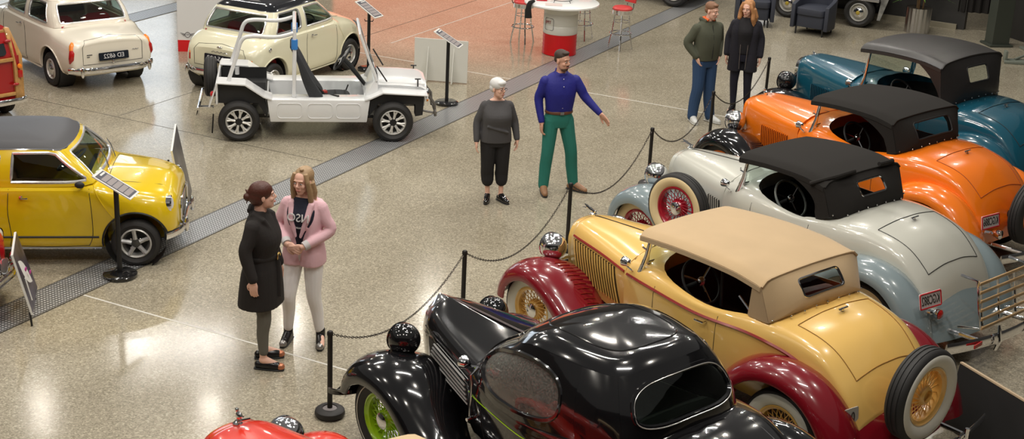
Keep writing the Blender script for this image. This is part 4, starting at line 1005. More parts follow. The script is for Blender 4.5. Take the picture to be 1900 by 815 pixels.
# pontoon sides with the fenders in one pressing
for sy in (1, -1):
    side = [(-.60, .27), (.64, .27), (.70, .56), (.86, .655), (1.44, .63), (1.44, .60), (.87, .62), (.735, .53), (.68, .30), (-.64, .30), (-.72, .56), (-.92, .71), (-1.28, .75), (-1.38, .46), (-1.42, .46), (-1.32, .79), (-.92, .755), (-.64, .60), (.66, .60)]
    q = MB(); q.prism([(-.62, .27), (.65, .27), (.69, .575), (-.66, .575)], sy*.36, sy*.655, 'XZ'); pod = q.build('side_pod', wht, t, bevel=.012)
    for x in (-.37, .03, .40):
        seam('pressed_panel', [(x+a, sy*.657, .425+b) for a, b in rrect(-.16, .16, -.10, .10, .05)], pod, wht, .006, closed=True, n=6)
    def slab(pts, y0, y1, th, nm):
        q = MB(); rows = [[(x, y0, z) for x, z in pts], [(x, y1, z) for x, z in pts]]; q.grid(rows); return q.build(nm, wht, t, smooth=False, solid=th, bevel=.004)
    f = slab([(.62, .575), (.70, .60), (.86, .675), (1.45, .645), (1.45, .60)], sy*.34, sy*.67, .022, 'front_fender')
    r = slab([(-.60, .575), (-.70, .61), (-.94, .77), (-1.30, .79), (-1.41, .47)], sy*.34, sy*.67, .022, 'rear_fender')
    # dark wheel housings
    q = MB(); q.prism([(.70, .56), (.86, .65), (1.42, .625), (1.40, .35), (1.30, .33), (1.30, .5), (.80, .5), (.68, .32)], sy*.36, sy*.56, 'XZ'); q.build('wheel_housing', matte_black, t, smooth=False)
    q = MB(); q.prism([(-.70, .57), (-.92, .73), (-1.28, .76), (-1.34, .5), (-1.25, .5), (-.78, .5), (-.66, .3)], sy*.36, sy*.56, 'XZ'); q.build('wheel_housing', matte_black, t, smooth=False)
# floor tub
q = MB(); q.box((-.05, 0, .29), (1.3, .74, .02)); q.prism([(.62, .28), (.80, .30), (.80, .62), (.78, .62)], -.36, .36, 'XZ'); q.box((-.66, 0, .42), (.02, .74, .3)); q.build('floor_tub', mat('buggy_floor', (.50, .51, .51), .45), t, smooth=False)
# rear deck well
q = MB(); q.box((-1.0, 0, .60), (.64, .70, .02)); q.box((-.98, .345, .68), (.60, .012, .16)); q.box((-.98, -.345, .66), (.60, .012, .14)); q.build('rear_well', matte_black, t, smooth=False)
q = MB(); q.box((-1.31, 0, .64), (.03, 1.30, .28)); q.build('tail_panel', wht, t, bevel=.01)
q = MB(); q.tube([(-1.08, .335, .66), (-1.08, .335, .76)], .03, 12); q.build('filler_neck', wht, t)
# far rear black side panel
q = MB(); q.prism([(-1.24, .60), (-.62, .60), (-.72, .63), (-.95, .775), (-1.24, .775)], .60, .62, 'XZ'); q.build('tonneau_panel', matte_black, t, smooth=False)
# scuttle and bonnet
q = MB(); q.prism([(.62, .56), (.80, .56), (.80, .80), (.745, .80)], -.5, .5, 'XZ'); q.prism([(.745, .28), (.80, .28), (.80, .8), (.745, .8)], -.36, .36, 'XZ'); q.build('scuttle', wht, t, bevel=.008)
q = MB(); q.prism([(.80, .42), (1.44, .42), (1.44, .735), (.80, .76)], -.37, .37, 'XZ'); nose = q.build('nose_box', wht, t, bevel=.01)
q = MB(); rows = []
for x, z in ((.81, .80), (1.1, .795), (1.38, .775), (1.455, .735), (1.46, .70)):
    rows.append([(x, y, z-(.05*(abs(y)/.38)**6)-(.0 if abs(y) < .385 else .03)) for y in [-.385+.77*k/16 for k in range(17)]])
q.grid(rows); bon = q.build('bonnet', wht, t, solid=.012, angle=50)
for sy in (1, -1):
    q = MB(); q.tube([(1.34, sy*.375, .80), (1.34, sy*.40, .70)], .010, 6); q.tube([(1.30, sy*.375, .80), (1.38, sy*.375, .80)], .010, 6); q.build('bonnet_latch', black_metal, bon)
    q = MB()
    for k in range(8): q.box((1.0+.035*k, sy*.373, .70), (.016, .012, .03))
    q.build('vent_louvres', wht, nose)
q = MB(); q.prism(rrect(-.26, .26, .45, .68, .04), 1.442, 1.455, 'YZ'); q.build('grille', matte_black, nose)
for sy in (1, -1): 
    q = MB(); q.lathe([(.002, .03), (.06, .02), (.075, 0), (.075, -.04)], 20, c=(1.48, sy*.27, .58), axis='X'); q.build('headlamp', chrome, t)
    q = MB(); q.lathe([(.03, 0), (.02, .02), (.002, .025)], 12, c=(1.455, sy*.50, .55), axis='X'); q.build('indicator_lamp', amber, t)
# bull bar
q = MB(); q.tube([(1.44, -.28, .62), (1.58, -.28, .44), (1.60, -.28, .26)], .02, 8); q.tube([(1.44, .28, .62), (1.58, .28, .44), (1.60, .28, .26)], .02, 8); q.tube([(1.59, -.42, .34), (1.59, .42, .34)], .02, 8); q.tube([(1.40, -.28, .34), (1.6, -.28, .30)], .016, 8)
q.build('nudge_bar', mat('grey_tube', (.22, .21, .20), .4, .6), t)
# screen
pts = [(.78, -.50, .80), (.56, -.49, 1.42), (.56, .49, 1.42), (.78, .50, .80)]
q = MB(); q.tube(pts+[pts[0]], .018, 8); fr = q.build('windscreen_frame', wht, t)
q = MB(); q.grid([[pts[0], pts[1]], [pts[3], pts[2]]]); q.build('windscreen_glass', glass, fr, solid=.005)
for sy in (1, -1): seam('screen_stay', [(.78, sy*.50, 1.0), (.92, sy*.44, .78)], fr, black_metal, .010, n=6)
seam('wiper', [(.80, -.2, .82), (.70, -.02, 1.04)], fr, matte_black, .006)
# roll bars
for sy in (1, -1):
    q = MB(); q.tube(crom([(-.31, sy*.52, .58), (-.30, sy*.51, 1.1), (-.30, sy*.50, 1.50)], 10), .027, 10)
    q.tube(crom([(-.30, sy*.50, 1.44), (-.52, sy*.50, 1.38), (-.85, sy*.50, 1.385), (-.98, sy*.50, 1.33), (-1.05, sy*.51, 1.12), (-1.17, sy*.53, .76)], 24), .027, 10)
    q.build('roll_bar', wht, t)
q = MB(); q.tube(crom([(-.30, -.50, 1.49), (-.30, 0, 1.50), (-.30, .50, 1.49)], 8), .027, 10); q.build('cross_bar', wht, t)
for y in (-.50, .50):
    q = MB(); q.lathe([(.042, 0), (.044, .02), (.044, .11), (.042, .13)], 14, c=(-.30, y, 1.22), caps=True); q.build('blue_padding', mat('blue_wrap', (.04, .22, .62), .45), t)
# seat
q = MB(); loft(q, [[(-.36, .22, 1.24), (-.33, .20, 1.28), (-.31, 0, 1.29)], [(-.27, .24, 1.05), (-.21, .21, 1.08), (-.25, 0, 1.10)], [(-.20, .25, .8), (-.08, .22, .82), (-.14, 0, .84)], [(-.10, .25, .56), (.06, .23, .6), (.0, 0, .62)], [(.0, .24, .48), (.08, .22, .52), (.06, 0, .54)]], 18, 10)
q.v = [(a, b-.27, c) for a, b, c in q.v]; s1 = q.build('seat_back', seatfab, t)
q = MB(); loft(q, [[(-.08, .24, .42), (-.08, .25, .52), (-.08, 0, .53)], [(.2, .24, .42), (.2, .25, .55), (.2, 0, .53)], [(.40, .23, .42), (.40, .24, .54), (.40, 0, .55)], [(.44, .22, .43), (.45, .22, .48), (.45, 0, .49)]], 14, 10)
q.v = [(a, b-.27, c) for a, b, c in q.v]; q.build('seat_cushion', seatfab, t)
for k in range(4): seam('cushion_rib', [(.0+.13*k-.02, -.27+.235*v, .545+.012*(1-v*v)) for v in (-1, -.5, 0, .5, 1)], s1, mat('rib_dark', (.015, .016, .018), .9), .012)
seam('seat_belt', [(-.30, -.5, 1.28), (-.2, -.44, .9), (.1, -.3, .56), (.28, -.5, .59)], t, matte_black, .012)
q = MB(); q.box((.10, -.22, .575), (.05, .07, .03), .4); q.build('belt_buckle', mat('buckle_red', (.45, .05, .04), .4), t)
# steering
q = MB(); c0 = Vector((.33, -.27+.3, 1.0)); tl = .62
q.tube([(.34+.19*math.sin(a)*math.sin(tl), .05+.19*math.cos(a), .98+.19*math.sin(a)*math.cos(tl)) for a in [2*PI*k/30 for k in range(30)]], .013, 8, closed=True); sw = q.build('steering_wheel', matte_black, t)
q = MB()
for k in range(3):
    a = PI/2+2*PI*k/3; q.tube([(.34, .05, .98), (.34+.19*math.sin(a)*math.sin(tl), .05+.19*math.cos(a), .98+.19*math.sin(a)*math.cos(tl))], .009, 6)
q.build('steering_spokes', steel, sw)
q = MB(); q.tube([(.34, .05, .98), (.44, .05, .88), (.72, .05, .52)], [.03, .035, .022], 10); q.build('steering_column', matte_black, sw)
seam('gear_lever', [(.3, -.02, .3), (.42, -.02, .62)], t, black_metal, .010, n=6)
q = MB(); q.lathe([(.035, .30), (.037, .32), (.037, .46), (.02, .48)], 14, c=(.56, .0, 0), caps=True); o_ = q.build('drink_can', mat('can_silver', (.6, .62, .64), .25, .7), None); o_.parent = None
o_.matrix_world = Matrix.Translation((-2.742, 19.101, 0)) @ Matrix.Rotation(math.radians(9), 4, 'Z'); tag(o_, 'silver canister with a blue label standing in the footwell of the white buggy', 'canister')
q = MB(); q.lathe([(.0385, .34), (.0385, .44)], 14, c=(.56, .0, 0)); q.build('can_label', mat('can_blue', (.01, .05, .55), .4), o_)
# wheels and spare
for x in (1.0, -1.03):
    for sy in (1, -1): small_wheel(t, (x, sy*.60, .27), R=.27, w=.17, kind='minilite', rz=0 if sy > 0 else 180)
w_ = small_wheel(t, (-1.42, .05, .70), R=.27, w=.16, kind='minilite', rz=90)
q = MB(); q.tube([(-1.36, -.45, .42), (-1.55, -.45, .42), (-1.58, -.45, .30)], .018, 8); q.tube([(-1.36, .45, .42), (-1.55, .45, .42), (-1.58, .45, .30)], .018, 8); q.tube([(-1.56, -.5, .40), (-1.56, .5, .40)], .02, 8); q.build('rear_bar', chrome, t)
q = MB(); q.ell((-1.37, -.56, .62), (.03, .04, .04), 12, 8); q.build('tail_lamp', redlens, t)
seam('mud_flap', [(-1.36, -.60, .36), (-1.38, -.60, .10)], t, black_metal, .010)
q = MB()
for x in (1.0, -1.03): q.tube([(x, -.5, .27), (x, .5, .27)], .03, 8)
q.box((0, 0, .24), (2.4, .5, .05)); q.build('underbody', black_metal, t)
# ------------------------------------------------------------------ people
def blob(name, mb, m, parent, vox=.007, it=3, fac=.5):
    o = mb.build(name, m, parent, smooth=False)
    d = o.modifiers.new('r', 'REMESH'); d.mode = 'VOXEL'; d.voxel_size = vox
    if it: d = o.modifiers.new('s', 'SMOOTH'); d.iterations = it; d.factor = fac
    o.update_tag(refresh={'OBJECT', 'DATA'}); bpy.context.view_layer.update()
    bake(o); o.data.materials.clear(); o.data.materials.append(m)
    o.data.polygons.foreach_set('use_smooth', [True]*len(o.data.polygons)); return o
def sect(mb, S, n=28, p=.85):
    """closed tube of horizontal super-ellipses: (z, x centre, y centre, depth radius, width radius)"""
    S = crom(S, len(S)*3); rows = []
    for z, xc, yc, rx, ry in S:
        rows.append([(xc+rx*math.copysign(abs(math.cos(a))**p, math.cos(a)), yc+ry*math.copysign(abs(math.sin(a))**p, math.sin(a)), z) for a in [2*PI*k/n for k in range(n)]])
    ix = mb.grid(rows, cv=True); mb.cap(ix[0]); mb.cap(ix[-1])
def limb(mb, pts, radii, n=14):
    m = 5*(len(pts)-1)+1; P = crom([tuple(p)+(r,) for p, r in zip(pts, radii)], m)
    mb.tube([p[:3] for p in P], [p[3] for p in P], n)
    for p, r in ((P[0], radii[0]), (P[-1], radii[-1])): mb.ell(p[:3], (p[3]*.98,)*3, 12, 8)
def V(*a): return Vector(a)
def hand(mb, w, d, n, side, curl=.5, s=1.0):
    d = Vector(d).normalized(); n = Vector(n); n = (n-d*n.dot(d)).normalized(); t = d.cross(n)*side
    R = Matrix((d, t, n)).transposed()
    w = Vector(w); mb.ell(w+d*.048*s, (.056*s, .041*s, .017*s), 14, 10, R); mb.tube([w-d*.02, w+d*.02], [.027*s, .028*s], 10)
    for k, (o, L) in enumerate(((.030, .072), (.010, .082), (-.010, .076), (-.028, .060))):
        b = w+(d*.088+t*o)*s; a = curl*.5; p = b; pts = [w+(d*.06+t*o)*s, b]
        for f in (.42, .32, .26):
            p = p+(d*math.cos(a)+n*math.sin(a))*L*f*s; pts.append(p); a += curl*.7
        mb.tube(pts, [.0095*s, .0095*s, .009*s, .0085*s, .007*s], 8)
    p0 = w+(d*.022+t*.030)*s
    mb.tube([p0, p0+(d*.03+t*.024+n*.008)*s, p0+(d*.055+t*.028+n*.018)*s, p0+(d*.075+t*.022+n*.026)*s], [.014*s, .0125*s, .0105*s, .008*s], 8)
skin_l = mat('skin_light', (.78, .47, .36), .5, bump=(200, .05, .001)); skin_t = mat('skin_tanned', (.62, .34, .24), .5)
lip_m = mat('lips', (.42, .13, .11), .45); eye_m = mat('eye_dark', (.03, .02, .015), .2); white_eye = mat('eye_white', (.6, .58, .55), .3)
def person(label, loc, yaw, J, o):
    t = thing('person', label, 'person', loc, yaw, sc=o.get('sc', 1)); g = o.get('girth', 1)
    D = dict(hipL=(0, .09, .90), hipR=(0, -.09, .90), kneeL=(.02, .10, .49), kneeR=(.02, -.10, .49), ankL=(-.01, .10, .09), ankR=(-.01, -.10, .09), toeL=(.17, .13, .03), toeR=(.17, -.13, .03),
             shL=(-.005, .160, 1.355), shR=(-.005, -.160, 1.355), elL=(-.02, .235, 1.12), elR=(-.02, -.235, 1.12), wrL=(.06, .245, .88), wrR=(.06, -.245, .88), hdL=(.02, 0, -1), hdR=(.02, 0, -1), neck=(0, 0, 1.45), head=(.025, 0, 1.585), hy=0, hp=0, ht=0, curl=.5, waist=(0, 0), cL=None, cR=None)
    D.update(J); P = {k: (Vector(v) if isinstance(v, tuple) and len(v) == 3 else v) for k, v in D.items()}
    sh = o.get('shoulder', 1)
    body = MB()
    sect(body, [(.84, 0, 0, .085*g, .14*g), (.92, 0, 0, .10*g, .155*g), (1.04, .01, 0, .085*g, .125*g), (1.2, .012, 0, .095*g, .14*g*sh), (1.33, .0, 0, .09*g, .155*sh), (1.41, -.005, 0, .06, .12*sh), (1.45, -.005, 0, .05, .06)])
    limb(body, [(P['neck'].x-.01, 0, 1.42), (P['head'].x-.02, P['head'].y*.6, P['head'].z-.07)], [.056, .05])
    for s, k in ((1, 'L'), (-1, 'R')):
        limb(body, [P['hip'+k], P['knee'+k], P['knee'+k].lerp(P['ank'+k], .45)+V(-.01, 0, 0), P['ank'+k]], [.06, .042, .036, .031]); limb(body, [P['ank'+k], P['toe'+k]+V(-.04, 0, .01)], [.04, .028])
        limb(body, [P['sh'+k], P['el'+k], P['wr'+k]], [.04, .034, .025])
        nrm = P['c'+k] if P['c'+k] else V(.0, -s, 0)
        hand(body, P['wr'+k], P['hd'+k], nrm, (s if not P['c'+k] else s), P['curl'] if not isinstance(P['curl'], dict) else P['curl'][k], o.get('hs', 1))
    Rh = Euler((math.radians(P['ht']), math.radians(P['hp']), math.radians(P['hy'])), 'XYZ').to_matrix(); hc = P['head']; hsz = o.get('head', 1)
    def hp(x, y, z): return hc + Rh @ Vector((x, y, z))*hsz
    def he(mb, c, r, rot=None, n=20, m=14): mb.ell(hp(*c), tuple(a*hsz for a in r), n, m, Rh if rot is None else Rh @ rot)
    he(body, (-.012, 0, .035), (.094, .073, .080)); he(body, (.022, 0, -.035), (.068, .057, .078)); he(body, (.052, 0, -.085), (.032, .034, .026)); he(body, (.03, 0, -.06), (.055, .052, .045))
    body.tube([hp(.078, 0, .028), hp(.092, 0, .005), hp(.106, 0, -.016)], [.008*hsz, .010*hsz, .014*hsz], 8); he(body, (.094, 0, -.02), (.014, .017, .010))
    he(body, (.072, 0, .035), (.016, .048, .012)); he(body, (.082, 0, -.052), (.014, .024, .012))
    for s in (1, -1): he(body, (-.005, s*.073, -.005), (.018, .010, .030)); he(body, (.062, s*.034, -.02), (.022, .022, .022))
    b = blob('body', body, o['skin'], t, .0055, 2)
    # face
    for s in (1, -1):
        q = MB(); he(q, (.0815, s*.030, .012), (.008, .012, .006), None, 12, 8); e = q.build('eye', white_eye, t)
        q = MB(); he(q, (.0860, s*.030, .012), (.005, .007, .0055), None, 10, 8); q.build('iris', eye_m, e)
        q = MB(); q.tube([hp(.089, s*.014, .036), hp(.0895, s*.030, .040), hp(.078, s*.048, .035)], [.002, .003, .0015], 6); q.build('eyebrow', o['hairm'], t)
    q = MB(); q.tube([hp(.088, .022, -.053), hp(.0965, .01, -.051), hp(.0975, 0, -.0525), hp(.0965, -.01, -.051), hp(.088, -.022, -.053)], [.003, .006, .0055, .006, .003], 8); q.build('lips', lip_m, t)
    # hair
    q = MB(); o['hair'](q, hp, he); blob('hair', q, o['hairm'], t, .006, 2)
    o['clothes'](t, P, hp, he)
    return t
def trousers(t, P, m, rt=.095, rk=.066, ra=.05, z1=.10, g=1., hipw=.165, hipd=.115, name='trousers', top=1.0):
    q = MB(); sect(q, [(.80, 0, 0, hipd*.9*g, hipw*.92*g), (.88, 0, 0, hipd*g, hipw*g), (.96, 0, 0, hipd*.96*g, hipw*.95*g), (top, .005, 0, hipd*.88*g, hipw*.86*g)])
    for k in 'LR':
        a = P['ank'+k]; kn = P['knee'+k]; f = (kn.z-z1)/(kn.z-a.z); e = kn.lerp(a, f); h = P['hip'+k]+V(0, 0, -.02)
        limb(q, [h, h.lerp(kn, .5)+V(.005, 0, 0), kn, kn.lerp(e, .45)+V(-.012, 0, 0), e], [rt*g, rt*.86*g, rk*g, (rk+ra)*.52*g, ra*g])
    return blob(name, q, m, t, .007, 3)
def sleeves(q, P, r0, r1, r2, f=.97):
    for k in 'LR':
        w = P['el'+k].lerp(P['wr'+k], f); limb(q, [P['sh'+k]+V(0, 0, -.01), P['sh'+k].lerp(P['el'+k], .5), P['el'+k], w], [r0, (r0+r1)*.5, r1, r2])
def shoes(t, P, m, sole, h=.05, toe=None, name='shoe', ankle=None, L=1., w=1.):
    for k in 'LR':
        a, e = P['ank'+k], P['toe'+k]; d = V(e.x-a.x, e.y-a.y, 0).normalized(); c = V(a.x, a.y, 0)
        q = MB(); limb(q, [c-d*.045+V(0, 0, .045), c+d*.03+V(0, 0, .048), c+d*.10*L+V(0, 0, .040), c+d*.155*L+V(0, 0, .034)], [.036*w, .042*w, .041*w, .032*w])
        if h > .04: limb(q, [c+d*.01+V(0, 0, .085), c+d*.05+V(0, 0, .065), c+d*.10+V(0, 0, .048)], [.043*w, .043*w, .040*w])
        if ankle: limb(q, [c+V(0, 0, .05), V(P['ank'+k].x, P['ank'+k].y, ankle)], [.044*w, .045*w])
        s = blob(name, q, m, t, .006, 2)
        s.data.transform(Matrix.Identity(4))
        for v in s.data.vertices: v.co.z = max(v.co.z, .008)
        q = MB(); P0 = [c-d*.08, c+d*.05, c+d*.13*L, c+d*.185*L]; q.tube([p+V(0, 0, .010) for p in P0], [.030*w, .040*w, .040*w, .022*w], 12, flat=(1, .28)); q.build('sole', sole, s)
        if toe: q = MB(); q.ell(c+d*.150*L+V(0, 0, .036), (.042, .036*w, .034), 14, 10, Matrix.Rotation(math.atan2(d.y, d.x), 3, 'Z')); q.build('toe_cap', toe, s)

hair_auburn = mat('auburn_hair', (.075, .022, .014), .45, bump=(90, .6, .004)); hair_blonde = mat('ash_blonde_hair', (.36, .24, .13), .45, bump=(90, .6, .004))
hair_white = mat('white_hair', (.68, .68, .68), .5, bump=(90, .5, .004)); hair_dark = mat('short_dark_hair', (.045, .028, .02), .6, bump=(120, .6, .003))
hair_sandy = mat('sandy_hair', (.22, .11, .06), .6, bump=(120, .6, .003)); hair_ginger = mat('strawberry_blonde_hair', (.46, .22, .09), .45, bump=(60, .8, .008))
shoe_black = mat('black_leather', (.012, .011, .012), .18); sole_black = mat('black_sole', (.015, .015, .015), .6)
gold = mat('gold_metal', (.65, .45, .15), .25, 1)
def capn(q, hp, he, back=-.022, r=(.104, .086, .088), z=.046): he(q, (back, 0, z), r); he(q, (back-.03, 0, .0), (.078, .080, .085))

# 1: woman in the black belted coat
def hair1(q, hp, he):
    capn(q, hp, he); he(q, (-.135, 0, .0), (.034, .036, .036)); q.tube([hp(-.10, 0, .02), hp(-.13, 0, .045), hp(-.15, .01, .07)], [.02, .014, .004], 8); q.tube([hp(-.13, .01, -.02), hp(-.145, .02, -.07)], [.012, .004], 6)
def cl1(t, P, hp, he):
    grey = mat('grey_jeans', (.14, .135, .115), .8, bump=(150, .4, .002)); trousers(t, P, grey, .088, .062, .043, .17)
    coat = mat('black_wool_coat', (.018, .015, .014), .85, bump=(120, .4, .003)); q = MB()
    sect(q, [(.60, -.01, 0, .185, .235), (.75, -.005, 0, .175, .225), (.92, 0, 0, .155, .20), (1.05, .01, 0, .122, .162), (1.2, .025, 0, .140, .182), (1.33, 0, 0, .118, .192), (1.42, -.015, 0, .075, .14), (1.46, -.02, 0, .06, .08)])
    sleeves(q, P, .068, .058, .046, .92); q.tube([V(-.04, -.10, 1.44), V(.06, -.10, 1.40), V(.12, -.03, 1.25), V(.14, .02, 1.12)], [.03, .03, .028, .02], 8); q.tube([V(-.04, .10, 1.44), V(.06, .10, 1.40), V(.12, .04, 1.25), V(.14, .0, 1.12)], [.03, .03, .028, .02], 8); q.tube([V(-.07, -.08, 1.46), V(-.09, 0, 1.48), V(-.07, .08, 1.46)], .024, 8)
    c = blob('coat', q, coat, t, .008, 3)
    q = MB(); q.tube([(.008+.128*math.cos(a), .168*math.sin(a), 1.05) for a in [2*PI*k/28 for k in range(28)]], .012, 8, closed=True, flat=(.6, 2)); b = q.build('belt', coat, c)
    q = MB(); q.tube([V(.152, .02+.028*math.cos(a), 1.045+.035*math.sin(a)) for a in [2*PI*k/16 for k in range(13)]], .006, 6); q.build('belt_buckle', gold, c)
    q = MB(); q.tube([V(.143, -.0, 1.03), V(.16, -.03, .85), V(.165, -.04, .70)], .014, 8, flat=(.5, 2)); q.build('belt_end', coat, c)
    shoes(t, P, shoe_black, sole_black, h=.03, toe=mat('copper_toe', (.55, .22, .12), .3, .6))
P1 = person('woman in black belted knee-length coat and grey jeans, auburn hair in a bun', (-2.16, 11.68, 0), -14, dict(
    ankL=(-.05, .12, .09), toeL=(.11, .20, .03), ankR=(.04, -.08, .09), toeR=(.21, -.05, .03), kneeL=(-.02, .09, .49), kneeR=(.06, -.09, .49), elR=(-.04, -.235, 1.13), wrR=(.04, -.26, .90), hy=28, hp=-2), dict(skin=skin_l, hairm=hair_auburn, hair=hair1, clothes=cl1, sc=1.01))
# 2: woman in the pink blazer
def hair2(q, hp, he):
    he(q, (-.036, 0, .044), (.102, .086, .088)); he(q, (-.055, 0, -.02), (.06, .085, .10))
    for s in (1, -1): q.tube([hp(.03, s*.055, .09), hp(.045, s*.078, .02), hp(.035, s*.086, -.07), hp(.03, s*.088, -.16), hp(.03, s*.085, -.23)], [.02, .022, .026, .028, .016], 8); q.tube([hp(-.02, s*.08, .0), hp(-.03, s*.09, -.1), hp(-.02, s*.09, -.2)], [.03, .035, .02], 8)
    for k in range(5): he(q, (.02-.03*k, .012*(-1)**k, .125-.004*k*k), (.02, .018, .014))
def cl2(t, P, hp, he):
    trousers(t, P, mat('white_jeans', (.82, .80, .80), .75, bump=(30, .25, .006)), .098, .068, .045, .15, hipw=.17)
    navy = mat('navy_tee', (.012, .014, .03), .8); q = MB(); sect(q, [(.94, .01, 0, .105, .15), (1.1, .02, 0, .10, .135), (1.25, .025, 0, .115, .15), (1.36, .0, 0, .09, .15), (1.43, 0, 0, .06, .09)]); tee = blob('t_shirt', q, navy, t, .008, 3)
    pink = mat('pink_blazer_cloth', (.74, .47, .52), .8, bump=(25, .3, .008)); q = MB()
    for s in (1, -1):   # two fronts leave the shirt showing between them
        sect(q, [(.80, .0, s*.085, .145, .115), (.9, .0, s*.085, .14, .11), (1.06, .005, s*.082, .122, .088), (1.2, -.008, s*.098, .118, .086), (1.32, -.02, s*.105, .095, .085), (1.405, -.025, s*.10, .06, .065)])
        q.tube([V(-.03, s*.075, 1.455), V(.07, s*.095, 1.38), V(.125, s*.075, 1.25), V(.145, s*.02, 1.08)], [.016, .028, .030, .014], 8, flat=(1.1, .6))
    sect(q, [(.80, -.03, 0, .11, .18), (1.06, -.04, 0, .08, .15), (1.3, -.05, 0, .06, .16), (1.43, -.05, 0, .04, .10)]); sleeves(q, P, .064, .052, .042, .86)
    c = blob('blazer', q, pink, t, .008, 3)
    for k in 'LR': q = MB(); a = P['el'+k].lerp(P['wr'+k], .80); b = P['el'+k].lerp(P['wr'+k], .97); q.tube([a, b], [.046, .042], 14); q.build('cuff', mat('spotted_white_lining', (.6, .58, .58), .8), c)
    Mx = frame((.142, 0, 1.265), (0, 1, 0), (-.08, 0, 1)); text('shirt_lettering', 'NSO', .105, mat('print_white', (.8, .8, .8), .7), tee, Mx, extrude=.004)
    text('shirt_small_lettering', 'MUSIC', .022, mat('print_white', (.8, .8, .8), .7), tee, frame((.135, 0, 1.17), (0, 1, 0), (-.05, 0, 1)), extrude=.003)
    shoes(t, P, shoe_black, sole_black, toe=mat('silver_toe', (.35, .34, .33), .3, .8), name='ankle_boot', ankle=.14)
P2 = person('woman in pink blazer and white jeans with clasped hands and long blonde hair', (-1.87, 12.22, 0), -104, dict(
    ankL=(.0, .16, .09), toeL=(.17, .22, .03), ankR=(.05, -.14, .09), toeR=(.20, -.13, .03), kneeL=(.04, .11, .49), kneeR=(.13, -.10, .50), elL=(.0, .25, 1.13), elR=(.0, -.25, 1.13), wrL=(.20, .07, 1.02), wrR=(.20, -.08, 1.03), hdL=(.25, -.9, -.25), hdR=(.3, .9, -.3), cL=V(-1, 0, .2), cR=V(-1, 0, -.2), hy=-8, hp=8, head=(.03, 0, 1.58), curl=.7),
    dict(skin=skin_l, hairm=hair_blonde, hair=hair2, clothes=cl2, sc=.995))
# 3: woman with short white hair
def hair3(q, hp, he): he(q, (-.016, 0, .058), (.106, .088, .082)); he(q, (-.045, 0, .01), (.068, .086, .07)); he(q, (.05, 0, .085), (.05, .066, .035))
def cl3(t, P, hp, he):
    trousers(t, P, mat('black_capri_cloth', (.012, .011, .012), .8), .115, .085, .078, .30, g=1.08, hipw=.18, hipd=.14, name='capri_trousers')
    g = mat('charcoal_knit', (.065, .063, .066), .85, bump=(50, .3, .005)); q = MB()
    sect(q, [(.86, .0, 0, .165, .215), (.95, .005, 0, .165, .21), (1.08, .02, 0, .16, .195), (1.22, .045, 0, .165, .195), (1.33, .01, 0, .125, .19), (1.40, -.005, 0, .08, .15), (1.425, -.005, 0, .07, .11)]); sleeves(q, P, .070, .056, .042, .9)
    q.tube([V(.17, .14, 1.02), V(.185, 0, 1.06), V(.16, -.15, 1.10)], .016, 8)
    blob('jumper', q, g, t, .008, 3)
    shoes(t, P, mat('patent_black', (.01, .01, .01), .08, coat=1), sole_black, name='lace_up_shoe')
    q = MB()
    for s in (1, -1):
        q.tube([hp(.10, s*.032+.022*math.cos(a), .008+.016*math.sin(a)) for a in [2*PI*k/14 for k in range(14)]], .0022, 5, closed=True); q.tube([hp(.098, s*.052, .012), hp(.05, s*.072, .012), hp(.0, s*.078, .008)], .0022, 5)
    q.tube([hp(.10, .012, .012), hp(.10, -.012, .012)], .0022, 5); q.build('spectacles', matte_black, t)
P3 = person('woman with short white hair and glasses in charcoal jumper and black cropped trousers', (-.24, 16.42, 0), -78, dict(
    ankL=(.02, .10, .09), toeL=(.17, .17, .03), ankR=(-.0, -.08, .09), toeR=(.15, -.13, .03), elL=(-.03, .255, 1.1), elR=(-.03, -.255, 1.1), wrL=(.05, .285, .88), wrR=(.06, -.27, .86), hy=38, hp=2),
    dict(skin=skin_l, hairm=hair_white, hair=hair3, clothes=cl3, sc=.88, girth=1.25, head=1.08))
# 4: man in the blue shirt
def hair4(q, hp, he): he(q, (-.024, 0, .060), (.092, .078, .072)); he(q, (.03, 0, .105), (.045, .05, .022)); he(q, (-.05, 0, .015), (.052, .074, .055))
def cl4(t, P, hp, he):
    trousers(t, P, mat('green_chinos', (.018, .17, .135), .75, bump=(20, .35, .01)), .098, .074, .062, .09, hipw=.165)
    bl = mat('royal_blue_shirt', (.012, .014, .20), .65, bump=(22, .4, .01)); q = MB()
    sect(q, [(.96, .0, 0, .11, .155), (1.05, .008, 0, .118, .165), (1.2, .015, 0, .125, .185), (1.32, .0, 0, .115, .20), (1.40, -.01, 0, .085, .16), (1.445, -.01, 0, .06, .09)]); sleeves(q, P, .066, .053, .038, .95)
    q.tube([V(-.06, -.04, 1.475), V(-.07, .04, 1.475), V(0, .075, 1.455), V(.055, .03, 1.43), V(.055, -.03, 1.43), V(0, -.075, 1.455)], .014, 8, closed=True)
    s = blob('shirt', q, bl, t, .008, 3)
    for k in range(5): q = MB(); q.ell((.122+.004*min(k, 2)-(.02 if k == 4 else 0), 0, 1.05+.085*k), (.006, .007, .007), 8, 6); q.build('shirt_button', mat('pale_button', (.5, .5, .6), .4), s)
    q = MB(); q.tube([(.004+.118*math.cos(a), .163*math.sin(a), .985) for a in [2*PI*k/28 for k in range(28)]], .012, 8, closed=True, flat=(.5, 1.5)); b = q.build('belt', mat('brown_belt', (.13, .05, .025), .45), t)
    q = MB(); q.box((.125, 0, .985), (.008, .045, .035)); q.build('buckle', steel, b)
    shoes(t, P, mat('tan_leather_shoe', (.27, .14, .07), .5), sole_black, L=1.12)
    q = MB(); he(q, (.045, 0, -.082), (.043, .046, .032)); he(q, (.086, 0, -.0395), (.014, .028, .007))
    blob('beard', q, mat('beard_hair', (.09, .05, .035), .8), t, .005, 1)
